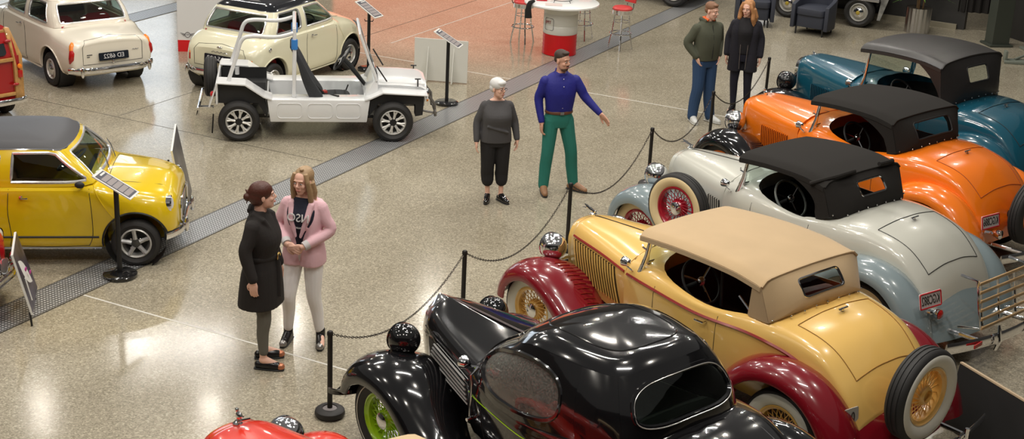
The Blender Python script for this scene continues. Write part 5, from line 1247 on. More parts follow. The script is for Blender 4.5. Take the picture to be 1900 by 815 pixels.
P4 = person('bearded man in royal blue shirt and green chinos, left arm reaching out', (.50, 16.90, 0), -72, dict(
    ankL=(.0, .23, .09), toeL=(.13, .33, .03), ankR=(.03, -.15, .09), toeR=(.2, -.18, .03), kneeL=(.03, .17, .49), kneeR=(.03, -.12, .50), elL=(.06, .30, 1.15), wrL=(.20, .44, .99), hdL=(.55, .55, -.6), elR=(-.04, -.24, 1.12), wrR=(.05, -.22, .87), hy=30, hp=6, curl=dict(L=.25, R=.7), shL=(-.005, .182, 1.355), shR=(-.005, -.182, 1.355)),
    dict(skin=skin_t, hairm=hair_dark, hair=hair4, clothes=cl4, sc=1.04, shoulder=1.12, hs=1.08))
# 5: man in the green hooded jacket
def hair5(q, hp, he): he(q, (-.022, 0, .058), (.094, .079, .074)); he(q, (.03, 0, .10), (.045, .052, .022)); he(q, (-.05, 0, .01), (.052, .076, .06))
def cl5(t, P, hp, he):
    trousers(t, P, mat('blue_jeans', (.022, .058, .14), .75, bump=(40, .4, .006)), .105, .082, .068, .08, hipw=.17, g=1.03)
    gr = mat('olive_fleece', (.075, .080, .055), .9, bump=(60, .4, .005)); q = MB()
    sect(q, [(.90, .0, 0, .135, .185), (.98, .005, 0, .14, .195), (1.1, .015, 0, .145, .195), (1.25, .012, 0, .14, .205), (1.34, .0, 0, .12, .205), (1.41, -.01, 0, .085, .16), (1.45, -.015, 0, .065, .09)]); sleeves(q, P, .075, .064, .05, .92)
    q.tube([V(.05, .07, 1.45), V(-.05, .10, 1.47), V(-.12, 0, 1.43), V(-.05, -.10, 1.47), V(.05, -.07, 1.45)], [.02, .032, .05, .032, .02], 8)
    c = blob('hooded_jacket', q, gr, t, .008, 3)
    q = MB(); q.tube([V(.152, 0, .94), V(.158, 0, 1.1), V(.15, 0, 1.25), V(.10, 0, 1.40)], .005, 6); q.build('zip', matte_black, c)
    q = MB(); q.tube([V(.06, .05, 1.465), V(-.03, .075, 1.49), V(-.08, 0, 1.48), V(-.03, -.075, 1.49), V(.06, -.05, 1.465)], .018, 8); q.build('hood_lining', mat('orange_lining', (.75, .14, .03), .7), c)
    shoes(t, P, mat('white_trainer', (.62, .63, .62), .5), mat('pale_sole', (.55, .55, .52), .6), name='trainer', L=1.12, w=1.08)
P5 = person('man in olive green hooded jacket and blue jeans, hands in his pockets', (2.66, 20.38, 0), -60, dict(
    ankL=(.05, .13, .09), toeL=(.21, .17, .03), ankR=(-.02, -.12, .09), toeR=(.15, -.17, .03), elL=(-.07, .27, 1.13), elR=(-.07, -.27, 1.13), wrL=(.055, .185, .955), wrR=(.055, -.185, .955), hdL=(.15, -.25, -.9), hdR=(.15, .25, -.9), hy=22, hp=12, head=(.035, .01, 1.585), shL=(-.005, .182, 1.355), shR=(-.005, -.182, 1.355)),
    dict(skin=skin_l, hairm=hair_sandy, hair=hair5, clothes=cl5, sc=1.03, shoulder=1.12))
# 6: woman in the dark coat
def hair6(q, hp, he):
    he(q, (-.034, 0, .046), (.104, .088, .090)); he(q, (-.055, 0, -.03), (.065, .095, .11))
    for s in (1, -1): q.tube([hp(.02, s*.06, .10), hp(.045, s*.082, .03), hp(.03, s*.10, -.05), hp(.05, s*.105, -.13), hp(.03, s*.11, -.20), hp(.05, s*.10, -.26)], [.022, .026, .034, .036, .034, .014], 8); q.tube([hp(-.03, s*.085, .0), hp(-.03, s*.11, -.12), hp(-.02, s*.10, -.24)], [.035, .045, .02], 8)
def cl6(t, P, hp, he):
    trousers(t, P, mat('dark_navy_leggings', (.010, .010, .024), .7), .09, .062, .044, .14)
    q = MB(); sect(q, [(.92, .01, 0, .125, .15), (1.1, .02, 0, .12, .13), (1.25, .03, 0, .13, .13), (1.38, .01, 0, .09, .12), (1.45, 0, 0, .062, .08)]); blob('top', q, mat('black_top', (.010, .009, .012), .8), t, .008, 3)
    cm = mat('black_boucle_coat', (.014, .013, .020), .9, bump=(70, .8, .006)); q = MB()
    for s in (1, -1): sect(q, [(.66, .02, s*.115, .14, .105), (.8, .015, s*.115, .135, .10), (.95, .01, s*.12, .125, .085), (1.1, .0, s*.12, .12, .078), (1.25, -.0, s*.125, .115, .082), (1.35, -.015, s*.12, .09, .075), (1.42, -.02, s*.10, .055, .05)])
    sect(q, [(.66, -.04, 0, .10, .19), (1.06, -.05, 0, .07, .17), (1.3, -.05, 0, .06, .17), (1.43, -.05, 0, .04, .10)]); sleeves(q, P, .068, .058, .047, .9)
    c = blob('coat', q, cm, t, .008, 3)
    for s in (1, -1): q = MB(); q.tube([V(.138, s*.045, .70), V(.135, s*.05, .9), V(.125, s*.055, 1.1), V(.115, s*.055, 1.28), V(.07, s*.06, 1.38)], .005, 6); q.build('zip', steel, c)
    shoes(t, P, shoe_black, sole_black, name='ankle_boot', ankle=.15)
P6 = person('woman in long dark coat and leggings with wavy strawberry-blonde hair', (3.29, 20.95, 0), -100, dict(
    ankL=(.0, .12, .09), toeL=(.17, .15, .03), ankR=(.0, -.08, .09), toeR=(.16, -.13, .03), hy=-22, hp=10, head=(.03, 0, 1.58), curl=.6), dict(skin=skin_l, hairm=hair_ginger, hair=hair6, clothes=cl6, sc=1.0))
# ------------------------------------------------------------------ barrier posts and chains
post_m = mat('black_post', (.012, .010, .009), .45); foot_m = mat('rubber_foot', (.02, .018, .018), .55); chain_m = mat('dark_chain', (.06, .05, .045), .4, .8)
SP = [(-1.44, 10.78), (-.43, 12.74), (.62, 14.91), (1.68, 17.23), (2.66, 19.17), (3.75, 21.35)]
where = ['standing alone left of the black coupe', 'behind the black coupe bonnet', 'in front of the yellow roadster nose', 'in front of the pale grey roadster nose', 'in front of the orange roadster nose', 'behind the teal car lamp']
def stanchion(x, y, label):
    t = thing('barrier_post', label, 'barrier post', (x, y, 0), 0, 'barrier posts in front of the vintage cars')
    q = MB(); q.tube([(0, 0, .05), (0, 0, .77)], .022, 16); q.build('post', post_m, t)
    q = MB(); q.lathe([(.001, .778), (.018, .776), (.026, .765), (.026, .74), (.022, .738)], 16); q.build('cap', post_m, t)
    q = MB(); q.lathe([(.06, .0), (.115, .004), (.128, .03), (.122, .058), (.10, .075), (.062, .078), (.058, .05)], 32); q.build('foot', foot_m, t)
    q = MB(); q.lathe([(.06, .070), (.05, .074), (.022, .078)], 24); q.build('collar', mat('grey_collar', (.22, .20, .20), .6), t); return t
for (x, y), w_ in list(zip(SP, where)): stanchion(x, y, 'black barrier post '+w_)
def chain(a, b, sag, label):
    A, B = Vector((*a, .735)), Vector((*b, .735)); e_ = (B-A).normalized()*.034; A, B = A+e_, B-e_; L = (B-A).length; n = int(L/.028); q = MB()
    for i in range(n):
        u = (i+.5)/n; p = A.lerp(B, u)+Vector((0, 0, -sag*4*u*(1-u))); u2 = u+.5/n; p2 = A.lerp(B, u2)+Vector((0, 0, -sag*4*u2*(1-u2))); d = (p2-p).normalized()
        s = d.cross(Vector((0, 0, 1))).normalized(); up = s.cross(d); w = s if i % 2 else up
        q.tube([p+d*.019*math.cos(t_)+w*.009*math.sin(t_) for t_ in [2*PI*k/8 for k in range(8)]], .0032, 4, closed=True)
    tag(q.build('barrier_chain', chain_m), label, 'chain', 'chains between the barrier posts')
cl = ['dark chain between the two barrier posts nearest the black coupe', 'dark chain sagging beyond the black coupe towards the yellow roadster', 'dark chain sagging from the post at the yellow roadster', 'dark chain hanging in front of the orange roadster', 'dark chain running towards the teal car lamp']
for k in range(5): chain(SP[k], SP[k+1], .36 if k else .30, cl[k])

# ------------------------------------------------------------------ reading stands
sheet_m = mat('label_sheet', (.70, .69, .66), .4); dark_print = mat('label_print', (.07, .07, .09), .5); grey_print = mat('label_grey_print', (.28, .25, .25), .5)
def sign_stand(x, y, ang, label, hooks=False, rev=False):
    t = thing('sign_stand', label, 'sign stand', (x, y, 0), 0)
    q = MB(); q.lathe([(.001, .0), (.165, .0), (.172, .01), (.172, .035), (.15, .048), (.03, .052), (.001, .052)], 40); q.build('base', mat('gloss_black_base', (.010, .010, .011), .15, coat=.5), t)
    q = MB(); q.tube([(0, 0, .05), (0, 0, .96)], .026, 14); q.build('pole', black_metal, t)
    if hooks: q = MB(); q.tube([(-.07, 0, .82), (-.06, 0, .79), (0, 0, .79), (.06, 0, .79), (.07, 0, .82)], .008, 6); q.build('belt_hook', black_metal, t)
    # tilted plate: long axis along ang on plan, leaning towards the reader
    r_ = Matrix.Rotation(math.radians(ang), 3, 'Z'); X = r_ @ Vector((.355, -.09, -.2)); up = r_ @ Vector((.062, .245, 0))
    M = frame((0, 0, .985), X, up); q = MB(); q.m = M; q.prism(rrect(-.22, .22, -.12, .12, .006), -.006, .006); p = q.build('sign_plate', sheet_m, t, smooth=False)
    q = MB(); q.m = M; q.prism(rrect(-.195, .20, -.10, .10, .003), .006, .0075); pr = q.build('printed_panel', dark_print, p, smooth=False)
    q = MB(); q.m = M
    for i in range(5): q.prism(rrect(-.135+.064*i, -.08+.064*i, -.085, .085, .003), .0075, .0085)
    q.build('text_block', grey_print, p, smooth=False)
    q = MB(); q.m = M; q.prism(rrect(-.18, -.16, -.02, .085, .003), .0075, .0085); q.build('heading', sheet_m, p, smooth=False)
    return t
sign_stand(-3.94, 13.53, 8, 'black reading stand with tilted label in front of the yellow saloon')
sign_stand(-1.05, 20.64, 0, 'black reading stand with tilted label right of the white buggy')
sign_stand(-2.40, 22.42, -14, 'black reading stand behind the white buggy bonnet, beside the cream saloon', hooks=True)

# ------------------------------------------------------------------ leaning display boards
def board(name, C, D, A, B, face_m, label, cat, th=.02, extra=None):
    C, D, A, B = map(Vector, (C, D, A, B)); n = (D-C).cross(A-D).normalized()*th
    q = MB(); ix = [q.pt(p) for p in (C, D, A, B, C+n, D+n, A+n, B+n)]
    q.f += [(0, 1, 2, 3), (7, 6, 5, 4), (0, 4, 5, 1), (1, 5, 6, 2), (2, 6, 7, 3), (3, 7, 4, 0)]
    o = q.build(name, mat('board_edge_white', (.72, .71, .68), .5), smooth=False); tag(o, label, cat)
    off = n*1.12 if n.dot(Vector((0, 0, 5.7))-A) > 0 else -n*.12
    q = MB(); sh = lambda p: p.lerp((A+B+C+D)/4, .02)+off; rows = [[sh(C.lerp(D, i/8)).lerp(sh(B.lerp(A, i/8)), j/8) for i in range(9)] for j in range(9)]
    q.grid(rows); q.build('printed_face', face_m, o, smooth=False); return o
photo_dark = mat('dark_photo_print', (.10, .095, .105), .3, var=(4, .6)); photo_purple = mat('purple_photo_print', (.06, .05, .07), .3, var=(6, .8))
b1 = board('display_board', (-3.66, 15.22, 0), (-3.84, 16.23, 0), (-3.99, 16.2, .83), (-3.80, 15.2, .82), photo_dark, 'dark display board leaning at the nose of the yellow saloon', 'display board')
b2 = board('display_board', (-4.41, 12.23, .12), (-4.575, 12.86, .12), (-4.73, 12.83, .7), (-4.56, 12.24, .7), photo_purple, 'dark display board with purple photo leaning at the red show car', 'display board')
for o_, P0, P1, z0 in ((b2, (-4.425, 12.30), (-4.60, 12.85), .24),):
    q = MB(); q.tube([(P0[0]+.01, P0[1], z0), (P0[0]-.04, P0[1], z0+.22)], .008, 4); q.build('white_heading', sheet_m, o_)
    for k in range(3): q = MB(); q.ell((-4.575+.025*k, 12.53+.04*k, .48-.045*k), (.006, .030, .022), 8, 6); q.build('flower_print', mat('magenta_print', (.42, .05, .25), .5), o_)
for fx_, fy_ in ((-4.415, 12.25), (-4.575, 12.84)): q = MB(); q.tube([(fx_, fy_, 0), (fx_-.01, fy_, .14)], .010, 6); q.build('easel_foot', black_metal, b2)
for o_, X0, Y0 in ((b1, -3.93, 15.7),):
    q = MB(); q.tube([(X0-.02, Y0, .55), (X0-.30, Y0+.05, .01)], .012, 6); q.build('easel_leg', black_metal, o_)
q = MB(); q.prism([(-.42, 0), (.42, 0), (.42, .58), (-.42, .58)], -.012, .012, 'XZ'); o_ = q.build('display_board', matte_black, smooth=False); o_.location = (3.98, 10.78, 0); o_.rotation_euler = (math.radians(-8), 0, math.radians(-64)); tag(o_, 'black display board with tan edge behind the rear spare wheel of the yellow roadster', 'display board')
q = MB(); q.box((0, 0, .587), (.84, .03, .014)); q.build('top_edge', mat('tan_edge', (.50, .38, .25), .5), o_, smooth=False)
# white partition board and banner
t = thing('partition_board', 'low white freestanding board behind the reading stand right of the buggy', 'board', (-1.22, 21.9, 0), -7.5)
q = MB(); q.box((0, 0, .345), (.84, .02, .66)); q.build('panel', mat('white_foam_board', (.66, .66, .62), .55), t, smooth=False)
for s in (-1, 1): q = MB(); q.prism([(0, .02), (-.16, .02), (0, .55)], -.006+s*.2, .006+s*.2, 'YZ'); q.v = [(x, y-.01, z) for x, y, z in q.v]; q.build('prop_foot', mat('white_foam_board', (.66, .66, .62)), t, smooth=False)
t = thing('banner', 'tall white banner with red base band and winged badge, beside the cream saloon', 'banner', (-4.98, 23.12, 0), 6)
q = MB(); q.box((0, 0, 1.2), (1.2, .05, 2.4)); q.build('banner_panel', mat('banner_white', (.72, .72, .73), .5), t, smooth=False, bevel=.004)
q = MB(); q.box((0, -.027, .095), (1.2, .004, .19)); q.build('red_band', mat('banner_red', (.62, .01, .015), .45), t, smooth=False)
ink = mat('badge_ink', (.10, .10, .12), .5)
q = MB(); cx, cz = -.44, .28
q.tube([(cx+.042*math.cos(a), -.03, cz+.042*math.sin(a)) for a in [2*PI*k/20 for k in range(20)]], .004, 5, closed=True)
for s in (-1, 1):
    for k in range(3): q.tube([(cx+s*.045, -.03, cz+.014-.014*k), (cx+s*(.115-.02*k), -.03, cz+.03-.02*k)], .003, 5)
b_ = q.build('winged_badge', ink, t); text('badge_lettering', 'MINI', .026, ink, t, frame((cx, -.031, cz), (1, 0, 0), (0, 0, 1)), extrude=.001)
text('small_lettering', 'MINI.CO.NZ', .022, mat('pale_ink', (.4, .4, .42), .6), t, frame((-.14, -.031, .27), (1, 0, 0), (0, 0, 1)), extrude=.001)

# ------------------------------------------------------------------ bar table and stools
t = thing('bar_table', 'round white bar table on a white and red drum', 'table', (.66, 24.22, 0), 0)
q = MB(); q.lathe([(.62, .855), (.635, .865), (.635, .888), (.62, .898), (.002, .899)], 56); q.lathe([(.62, .855), (.002, .855)], 56); q.build('table_top', mat('white_laminate', (.80, .80, .79), .2), t)
for k in range(1): pass
q = MB(); q.lathe([(.285, .36), (.292, .37), (.292, .50), (.286, .51), (.292, .52), (.292, .70), (.286, .71), (.292, .72), (.292, .856)], 48); q.build('drum', mat('drum_white', (.70, .70, .66), .3), t)
q = MB(); q.lathe([(.28, .0), (.292, .01)] + [(.292-.006*(k % 2), .03+.033*k) for k in range(10)] + [(.292, .365)], 48); q.build('red_drum_base', mat('drum_red', (.60, .005, .01), .3), t)
q = MB(); pts = [(x, z) for x, z in rrect(-.09, .09, -.10, .10, .03)]; q.tube([(-.292*math.sin(.75+x/.29)*1.01, -.292*math.cos(.75+x/.29)*1.01, .54+z) for x, z in pts], .004, 5, closed=True); q.build('drum_badge', ink, t)
a_ = .8; text('badge_lettering', 'TPB', .075, mat('badge_red_ink', (.35, .08, .08), .5), t, frame((-.297*math.sin(a_), -.297*math.cos(a_), .57), (math.cos(a_), -math.sin(a_), 0), (0, 0, 1)), extrude=.002)
q = MB(); q.tube([(.17*math.cos(a), -.05+.17*math.sin(a), .94) for a in [2*PI*k/24 for k in range(24)]], .006, 6, closed=True)
for k in range(4): a = PI/4+PI/2*k; q.tube([(.17*math.cos(a), -.05+.17*math.sin(a), .94), (.2*math.cos(a), -.05+.2*math.sin(a), .905)], .005, 5)
o_ = q.build('wire_tray', black_metal); o_.location = (.66, 24.22, 0); tag(o_, 'round black wire tray standing on the white bar table', 'tray')
q = MB(); q.prism(rrect(-.14, .14, -.1, .1, .01), .900, .903); o_ = q.build('place_mat', mat('paper_print', (.66, .55, .52), .6), smooth=False); o_.location = (.52, 23.88, 0); tag(o_, 'paper menu lying on the front of the white bar table', 'paper')
q = MB(); q.prism(rrect(-.09, .09, -.06, .06, .02), .90, .93); o_ = q.build('red_cloth', mat('red_cloth', (.5, .01, .02), .6)); o_.location = (.32, 24.2, 0); tag(o_, 'folded red cloth on the left side of the bar table', 'cloth')
vin_red = mat('red_vinyl', (.62, .06, .06), .35)
def stool(x, y, rz, label, back=False):
    t = thing('bar_stool', label, 'stool', (x, y, 0), rz, 'chrome bar stools around the drum table', sc=.93)
    q = MB(); q.lathe([(.175, .74), (.185, .75), (.185, .775), (.16, .80), (.002, .808)], 32); q.build('seat', vin_red, t)
    q = MB(); q.lathe([(.15, .66)] + [(.19+.004*(k % 2), .665+.012*k) for k in range(8)] + [(.17, .755)], 32); q.build('seat_band', chrome, t)
    for k in range(4):
        a = PI/4+PI/2*k; c, s = math.cos(a), math.sin(a); q = MB(); q.tube(crom([(.13*c, .13*s, .66), (.15*c, .15*s, .45), (.165*c, .165*s, .30), (.19*c, .19*s, .20), (.225*c, .225*s, .0)], 14), .013, 8); q.build('leg', chrome, t)
    for z, r in ((.30, .205), (.52, .15)):
        q = MB(); q.tube([(r*math.cos(a), r*math.sin(a), z) for a in [2*PI*k/30 for k in range(30)]], .012 if z < .4 else .007, 8, closed=True); q.build('foot_ring', chrome, t)
    if back:
        q = MB(); rows = [[(.20+.02*u, .13*v*(1+.15*u), .86+.30*u) for v in (-1, -.5, 0, .5, 1)] for u in (0, .5, 1)]; q.grid(rows); q.build('backrest', vin_red, t, solid=.04, bevel=.008)
        q = MB()
        for s in (-1, 1): q.tube([(.16, .08*s, .70), (.205, .08*s, .76), (.215, .08*s, .90)], .011, 8)
        for v in (-.5, .5): q.tube([(.205, .11*v, .86), (.225, .125*v, 1.16)], .006, 6)
        q.build('back_bracket', chrome, t)
    return t
stool(.02, 24.93, 150, 'chrome bar stool standing left of the drum table', True)
stool(1.07, 25.40, 60, 'chrome bar stool half hidden behind the drum table', True)
stool(1.73, 24.78, 42, 'chrome bar stool with red seat standing right of the drum table', True)
q = MB(); q.tube(crom([(.19, 23.88, .945), (.12, 23.81, .92), (.10, 23.79, .82), (.105, 23.785, .68)], 14), [.025+.003*k for k in range(14)], 12); o_ = q.build('black_bag', mat('black_cloth', (.01, .01, .01), .9, bump=(40, .6, .01))); tag(o_, 'black bag hanging over the left rim of the white bar table', 'bag')

# ------------------------------------------------------------------ tub armchairs
slate = mat('slate_upholstery', (.035, .040, .058), .6, bump=(80, .2, .003))
def armchair(x, y, rz, label):
    t = thing('tub_armchair', label, 'armchair', (x, y, 0), rz, 'dark tub armchairs by the dark wall')
    q = MB(); q.prism(rrect(-.32, .30, -.27, .27, .05), .14, .40); q.build('seat_base', slate, t, bevel=.01)
    q = MB(); q.prism(rrect(-.30, .32, -.25, .25, .06), .40, .47); q.build('seat_cushion', slate, t, bevel=.02)
    n = 25; rows = []
    for i in range(n):
        u = i/(n-1); a = PI*.5+PI*u  # wraps behind the seat
        if u < .22: x0, y0, top = .34-.55*u/.22*.6, .33, .56+.08*u/.22
        elif u > .78: x0, y0, top = .34-.55*(1-u)/.22*.6, -.33, .56+.08*(1-u)/.22
        else:
            b = PI*(.5+(u-.22)/.56); x0, y0, top = .01+.36*math.cos(b), .33*math.sin(b), .64+.18*math.sin(PI*(u-.22)/.56)
        rows.append([(x0, y0, .12), (x0, y0, top*.6), (x0, y0, top)])
    q.grid(rows); q.build('shell', slate, t, solid=.075, bevel=.02)
    for sx, sy in ((.28, .26), (.28, -.26), (-.24, .24), (-.24, -.24)): q = MB(); q.tube([(sx, sy, 0), (sx, sy, .14)], [.014, .020], 8); q.build('leg', matte_black, t)
    return t
armchair(5.50, 26.88, -122, 'slate-blue tub armchair standing free beside the trailer wheel')
armchair(4.42, 27.42, -95, 'slate-blue tub armchair partly hidden behind the woman in the dark coat')

# ------------------------------------------------------------------ planter with palm
t = thing('planter', 'corrugated steel planter at the dark wall holding green palm leaves', 'planter', (7.56, 27.42, 0))
q = MB(); n = 96; rows = []
for z, r in ((0, .225), (.48, .235)):
    rows.append([((r+.006*math.cos(16*2*PI*k/n))*math.cos(2*PI*k/n), (r+.006*math.cos(16*2*PI*k/n))*math.sin(2*PI*k/n), z) for k in range(n)])
ix = q.grid(rows, cv=True); q.cap(ix[0]); q.build('pot', mat('galvanised_steel', (.62, .62, .64), .25, 1), t)
q = MB(); q.lathe([(.235, .47), (.21, .46), (.002, .45)], 30); q.build('soil', mat('soil', (.02, .015, .01), .9), t)
for k in range(3): q = MB(); q.tube([(.06*math.cos(k*2.1), .06*math.sin(k*2.1), .45), (.09*math.cos(k*2.1), .09*math.sin(k*2.1), .95)], .018, 8); q.build('stem', mat('palm_stem', (.12, .07, .03), .8), t)
q = MB()
for k in range(90):
    a = random.uniform(0, 2*PI); e = random.uniform(.1, 1.3); L = random.uniform(.35, .6); b = Vector((.09*math.cos(a), .09*math.sin(a), random.uniform(.6, .95))); d = Vector((math.cos(a)*math.cos(e), math.sin(a)*math.cos(e), math.sin(e)))
    pts = [b+d*L*u+Vector((0, 0, -.35*L*u*u)) for u in (0, .33, .66, 1)]; q.tube(pts, [.006, .014, .012, .002], 4, flat=(1, .15))
q.build('leaf_crown', mat('palm_leaf', (.10, .26, .03), .5, var=(8, .3)), t)

# ------------------------------------------------------------------ trailer with two wheels, its body above the frame
t = thing('trailer', 'silver trailer on small wheels behind the armchairs, cut off by the top edge', 'trailer', (6.14, 28.54, 0), 154)
q = MB(); q.box((.25, 0, .86), (2.6, 1.5, .55)); q.build('trailer_body', mat('trailer_white', (.55, .56, .55), .4), t, bevel=.03)
q = MB(); q.box((.25, 0, .56), (2.64, 1.54, .07)); q.build('sill_rail', mat('alloy_rail', (.45, .45, .46), .3, .8), t, bevel=.01)
q = MB(); q.prism([(-1.12, .18), (-1.06, .18), (-1.10, .55), (-1.0, .78), (-1.30, .82)], .70, .72, 'XZ'); q.build('mud_guard', mat('patterned_guard', (.16, .16, .15), .5, var=(9, .6)), t, smooth=False)
hubgold = mat('hub_yellow', (.45, .33, .05), .4)
for x, y in ((-.70, .66), (.70, .66), (-.70, -.66), (.70, -.66)):
    w_ = small_wheel(t, (x, y, .29), R=.29, w=.2, kind='steel', rz=0 if y > 0 else 180)
    q = MB(); q.lathe([(.04, .13), (.03, .145), (.002, .148)], 14, axis='Y'); q.build('hub_nut', hubgold, w_)
q = MB(); q.box((.2, 0, .42), (2.3, .8, .12)); q.build('chassis', black_metal, t)
# vehicle standing at the top centre: only a front wheel and sill enter the frame
t = thing('pickup_truck', 'dark vehicle at the top edge of which only a wheel shows', 'truck', (2.25, 29.84, 0), 152)
def sc_wheel(x, y): w_ = small_wheel(t, (x, y, .31), R=.31, w=.2, kind='steel', rz=0 if y > 0 else 180)
for x, y in ((.75, .62), (.75, -.62), (-1.2, .62), (-1.2, -.62)): sc_wheel(x, y)
q = MB(); loft(q, [[(-1.7, .6, .5), (-1.7, .68, .8), (-1.7, .6, 1.0), (-1.7, 0, 1.0)], [(0, .6, .45), (0, .70, .8), (0, .6, 1.05), (0, 0, 1.05)], [(1.2, .6, .5), (1.2, .66, .8), (1.2, .5, 1.0), (1.2, 0, 1.02)]], 10, 10); q.build('body', mat('dark_green_paint', (.02, .03, .03), .3), t)
q = MB(); q.box((-.2, 0, .42), (2.6, .9, .12)); q.build('chassis', black_metal, t)

# ------------------------------------------------------------------ red estate with timber framing at the left edge
h = math.radians(138); Cx, Cy = -6.71, 18.9; lx, ly = -1.42, -.62
ex, ey = Cx-(lx*math.cos(h)-ly*math.sin(h)), Cy-(lx*math.sin(h)+ly*math.cos(h))
t = thing('estate_car', 'red estate car with varnished timber framing, cut off by the left edge', 'car', (ex, ey, 0), 138)
red = paint('deep_red_paint', (.36, .008, .010)); timber = mat('varnished_ash', (.50, .27, .09), .35, coat=.5, var=(14, .25))
B = [[(-1.44, .5, .28), (-1.44, .60, .34), (-1.44, .61, .6), (-1.43, .60, .84), (-1.43, .55, .88), (-1.43, 0, .88)], [(-.9, .52, .2), (-.9, .66, .26), (-.9, .68, .6), (-.9, .66, .84), (-.9, .6, .88), (-.9, 0, .88)], [(.5, .52, .2), (.5, .67, .26), (.5, .69, .6), (.5, .67, .84), (.5, .6, .9), (.5, 0, .9)], [(1.3, .5, .22), (1.3, .6, .28), (1.3, .63, .5), (1.3, .6, .7), (1.3, .5, .78), (1.3, 0, .8)], [(1.44, .35, .3), (1.44, .42, .34), (1.44, .44, .5), (1.44, .4, .6), (1.44, .3, .66), (1.44, 0, .66)]]
q = MB(); loft(q, B, 30, 16); body = q.build('body', red, t)
cs = []
for x in (1.018, -1.0):
    for sy in (1, -1): c = MB(); c.lathe([(.001, sy*.40), (.315, sy*.40), (.315, sy*.9), (.001, sy*.9)], 26, c=(x, 0, .26), axis='Y'); cs.append(c)
cut(body, cs); shade(body, 35)
q = MB(); loft(q, [[(-1.42, .58, .88), (-1.36, .55, 1.1), (-1.30, .50, 1.24), (-1.26, .40, 1.29), (-1.26, 0, 1.31)], [(-.5, .62, .88), (-.5, .58, 1.1), (-.5, .54, 1.26), (-.5, .42, 1.32), (-.5, 0, 1.34)], [(.25, .61, .88), (.22, .58, 1.1), (.2, .52, 1.24), (.2, .4, 1.29), (.2, 0, 1.31)], [(.62, .58, .88), (.45, .55, 1.05), (.35, .5, 1.16), (.3, .4, 1.22), (.3, 0, 1.24)]], 16, 14); q.build('cabin', red, t)
def bar(pts, w, d, nm='timber_frame'):
    q = MB(); q.tube(pts, w, 4, flat=(1, d/w)); return q.build(nm, timber, t, bevel=.004)
for s in (-1, 1):
    q = MB(); q.prism([(s*.50, .30), (s*.625, .30), (s*.625, .88), (s*.545, 1.24), (s*.47, 1.24), (s*.50, .86)], -1.475, -1.39, 'YZ')
    q.v = [(x+.19*max(0, (z-.88)/.36)**1.0*.8, y, z) for x, y, z in q.v]; q.build('timber_post', timber, t, bevel=.006)
    q = MB(); q.lathe([(.035, 0), (.03, .02), (.002, .028)], 16, axis='Z'); q.m = Matrix.Identity(4); q.v = [(-1.478-z, s*.575+x*.9, .74+y*1.0) for x, y, z in q.v]; tl = q.build('indicator_lens', amber, t)
    q = MB(); q.box((-1.485, s*.575, .635), (.03, .06, .10)); q.build('tail_lamp', redlens, t, bevel=.008)
    for hx, hy, hz in ((-1.485, .50, .50), (-1.40, .47, 1.08)): q = MB(); q.ell((hx, s*hy, hz), (.02, .05, .022), 10, 6); q.build('door_hinge', red, t)
for z, w_ in ((.37, .03), (.84, .03), (1.20, .025)):
    q = MB(); q.box((-1.46+.17*max(0, (z-.88)/.36), 0, z), (.03, 1.0, w_*1.6)); q.build('timber_rail', timber, t, bevel=.005)
for s in (-1, 1):
    q = MB(); q.prism(rrect(s*.25-.18, s*.25+.18, .90, 1.16, .05), -1.452, -1.437, 'YZ'); q.v = [(x+.17*(z-.88)/.36, y, z) for x, y, z in q.v]; q.build('rear_window', mat('dark_glass', (.015, .018, .02), .05, coat=1), t)
q = MB(); q.tube([(-1.46, .66, .28), (-1.52, .55, .28), (-1.53, 0, .28), (-1.52, -.55, .28), (-1.46, -.66, .28)], .02, 8, flat=(.7, 2)); q.build('bumper', chrome, t)
for x in (1.018, -1.0):
    for sy in (1, -1): small_wheel(t, (x, sy*.56, .25), kind='steel', rz=0 if sy > 0 else 180)
q = MB(); q.box((0, 0, .24), (2.6, .7, .06)); q.build('underbody', black_metal, t)

# ------------------------------------------------------------------ red show car in the lower left corner
t, S, Rg, rf = small_car('show_car', 'bright red car with white-ringed roundel and chrome rally lamps, lower left corner', (-6.31, 12.70, 0), -9, dict(sc=.96, body=paint('signal_red_paint', (.62, .008, .02)), roof=white_plain, boot=0, seat=dark, rail=chrome, wheel='minilite'))
for k, y in enumerate((.42, .15, -.12, -.39)):
    q = MB(); q.lathe([(.003, -.07), (.06, -.05), (.085, 0), (.088, .02), (.07, .035), (.002, .045)], 22, c=(1.60, y, .46), axis='X'); q.tube([(1.5, y, .34), (1.58, y, .40)], .012, 6); q.build('rally_lamp', chrome, t)
q = MB(); rr_ = [S.top(1.02+.24*math.cos(a), -.30+.24*math.sin(a), .003) for a in [2*PI*k/30 for k in range(30)]]; rr_ = [p for p in rr_ if p]
q.tube(rr_, .022, 6, closed=True, flat=(1, 1)); q.build('roundel_ring', white_plain, t)
plate_text(t, (1.66, -.28, .27), (1, -.1, .1), (0, 0, 1), .34, .11, mat('plate_red', (.55, .02, .02), .4), 'KHZ', plate_pink)
for z in (.30, .36): q = MB(); q.tube([(1.5, .6, z), (1.62, .3, z), (1.64, 0, z), (1.62, -.3, z), (1.5, -.6, z)], .013, 8); q.build('lamp_bar', chrome, t)
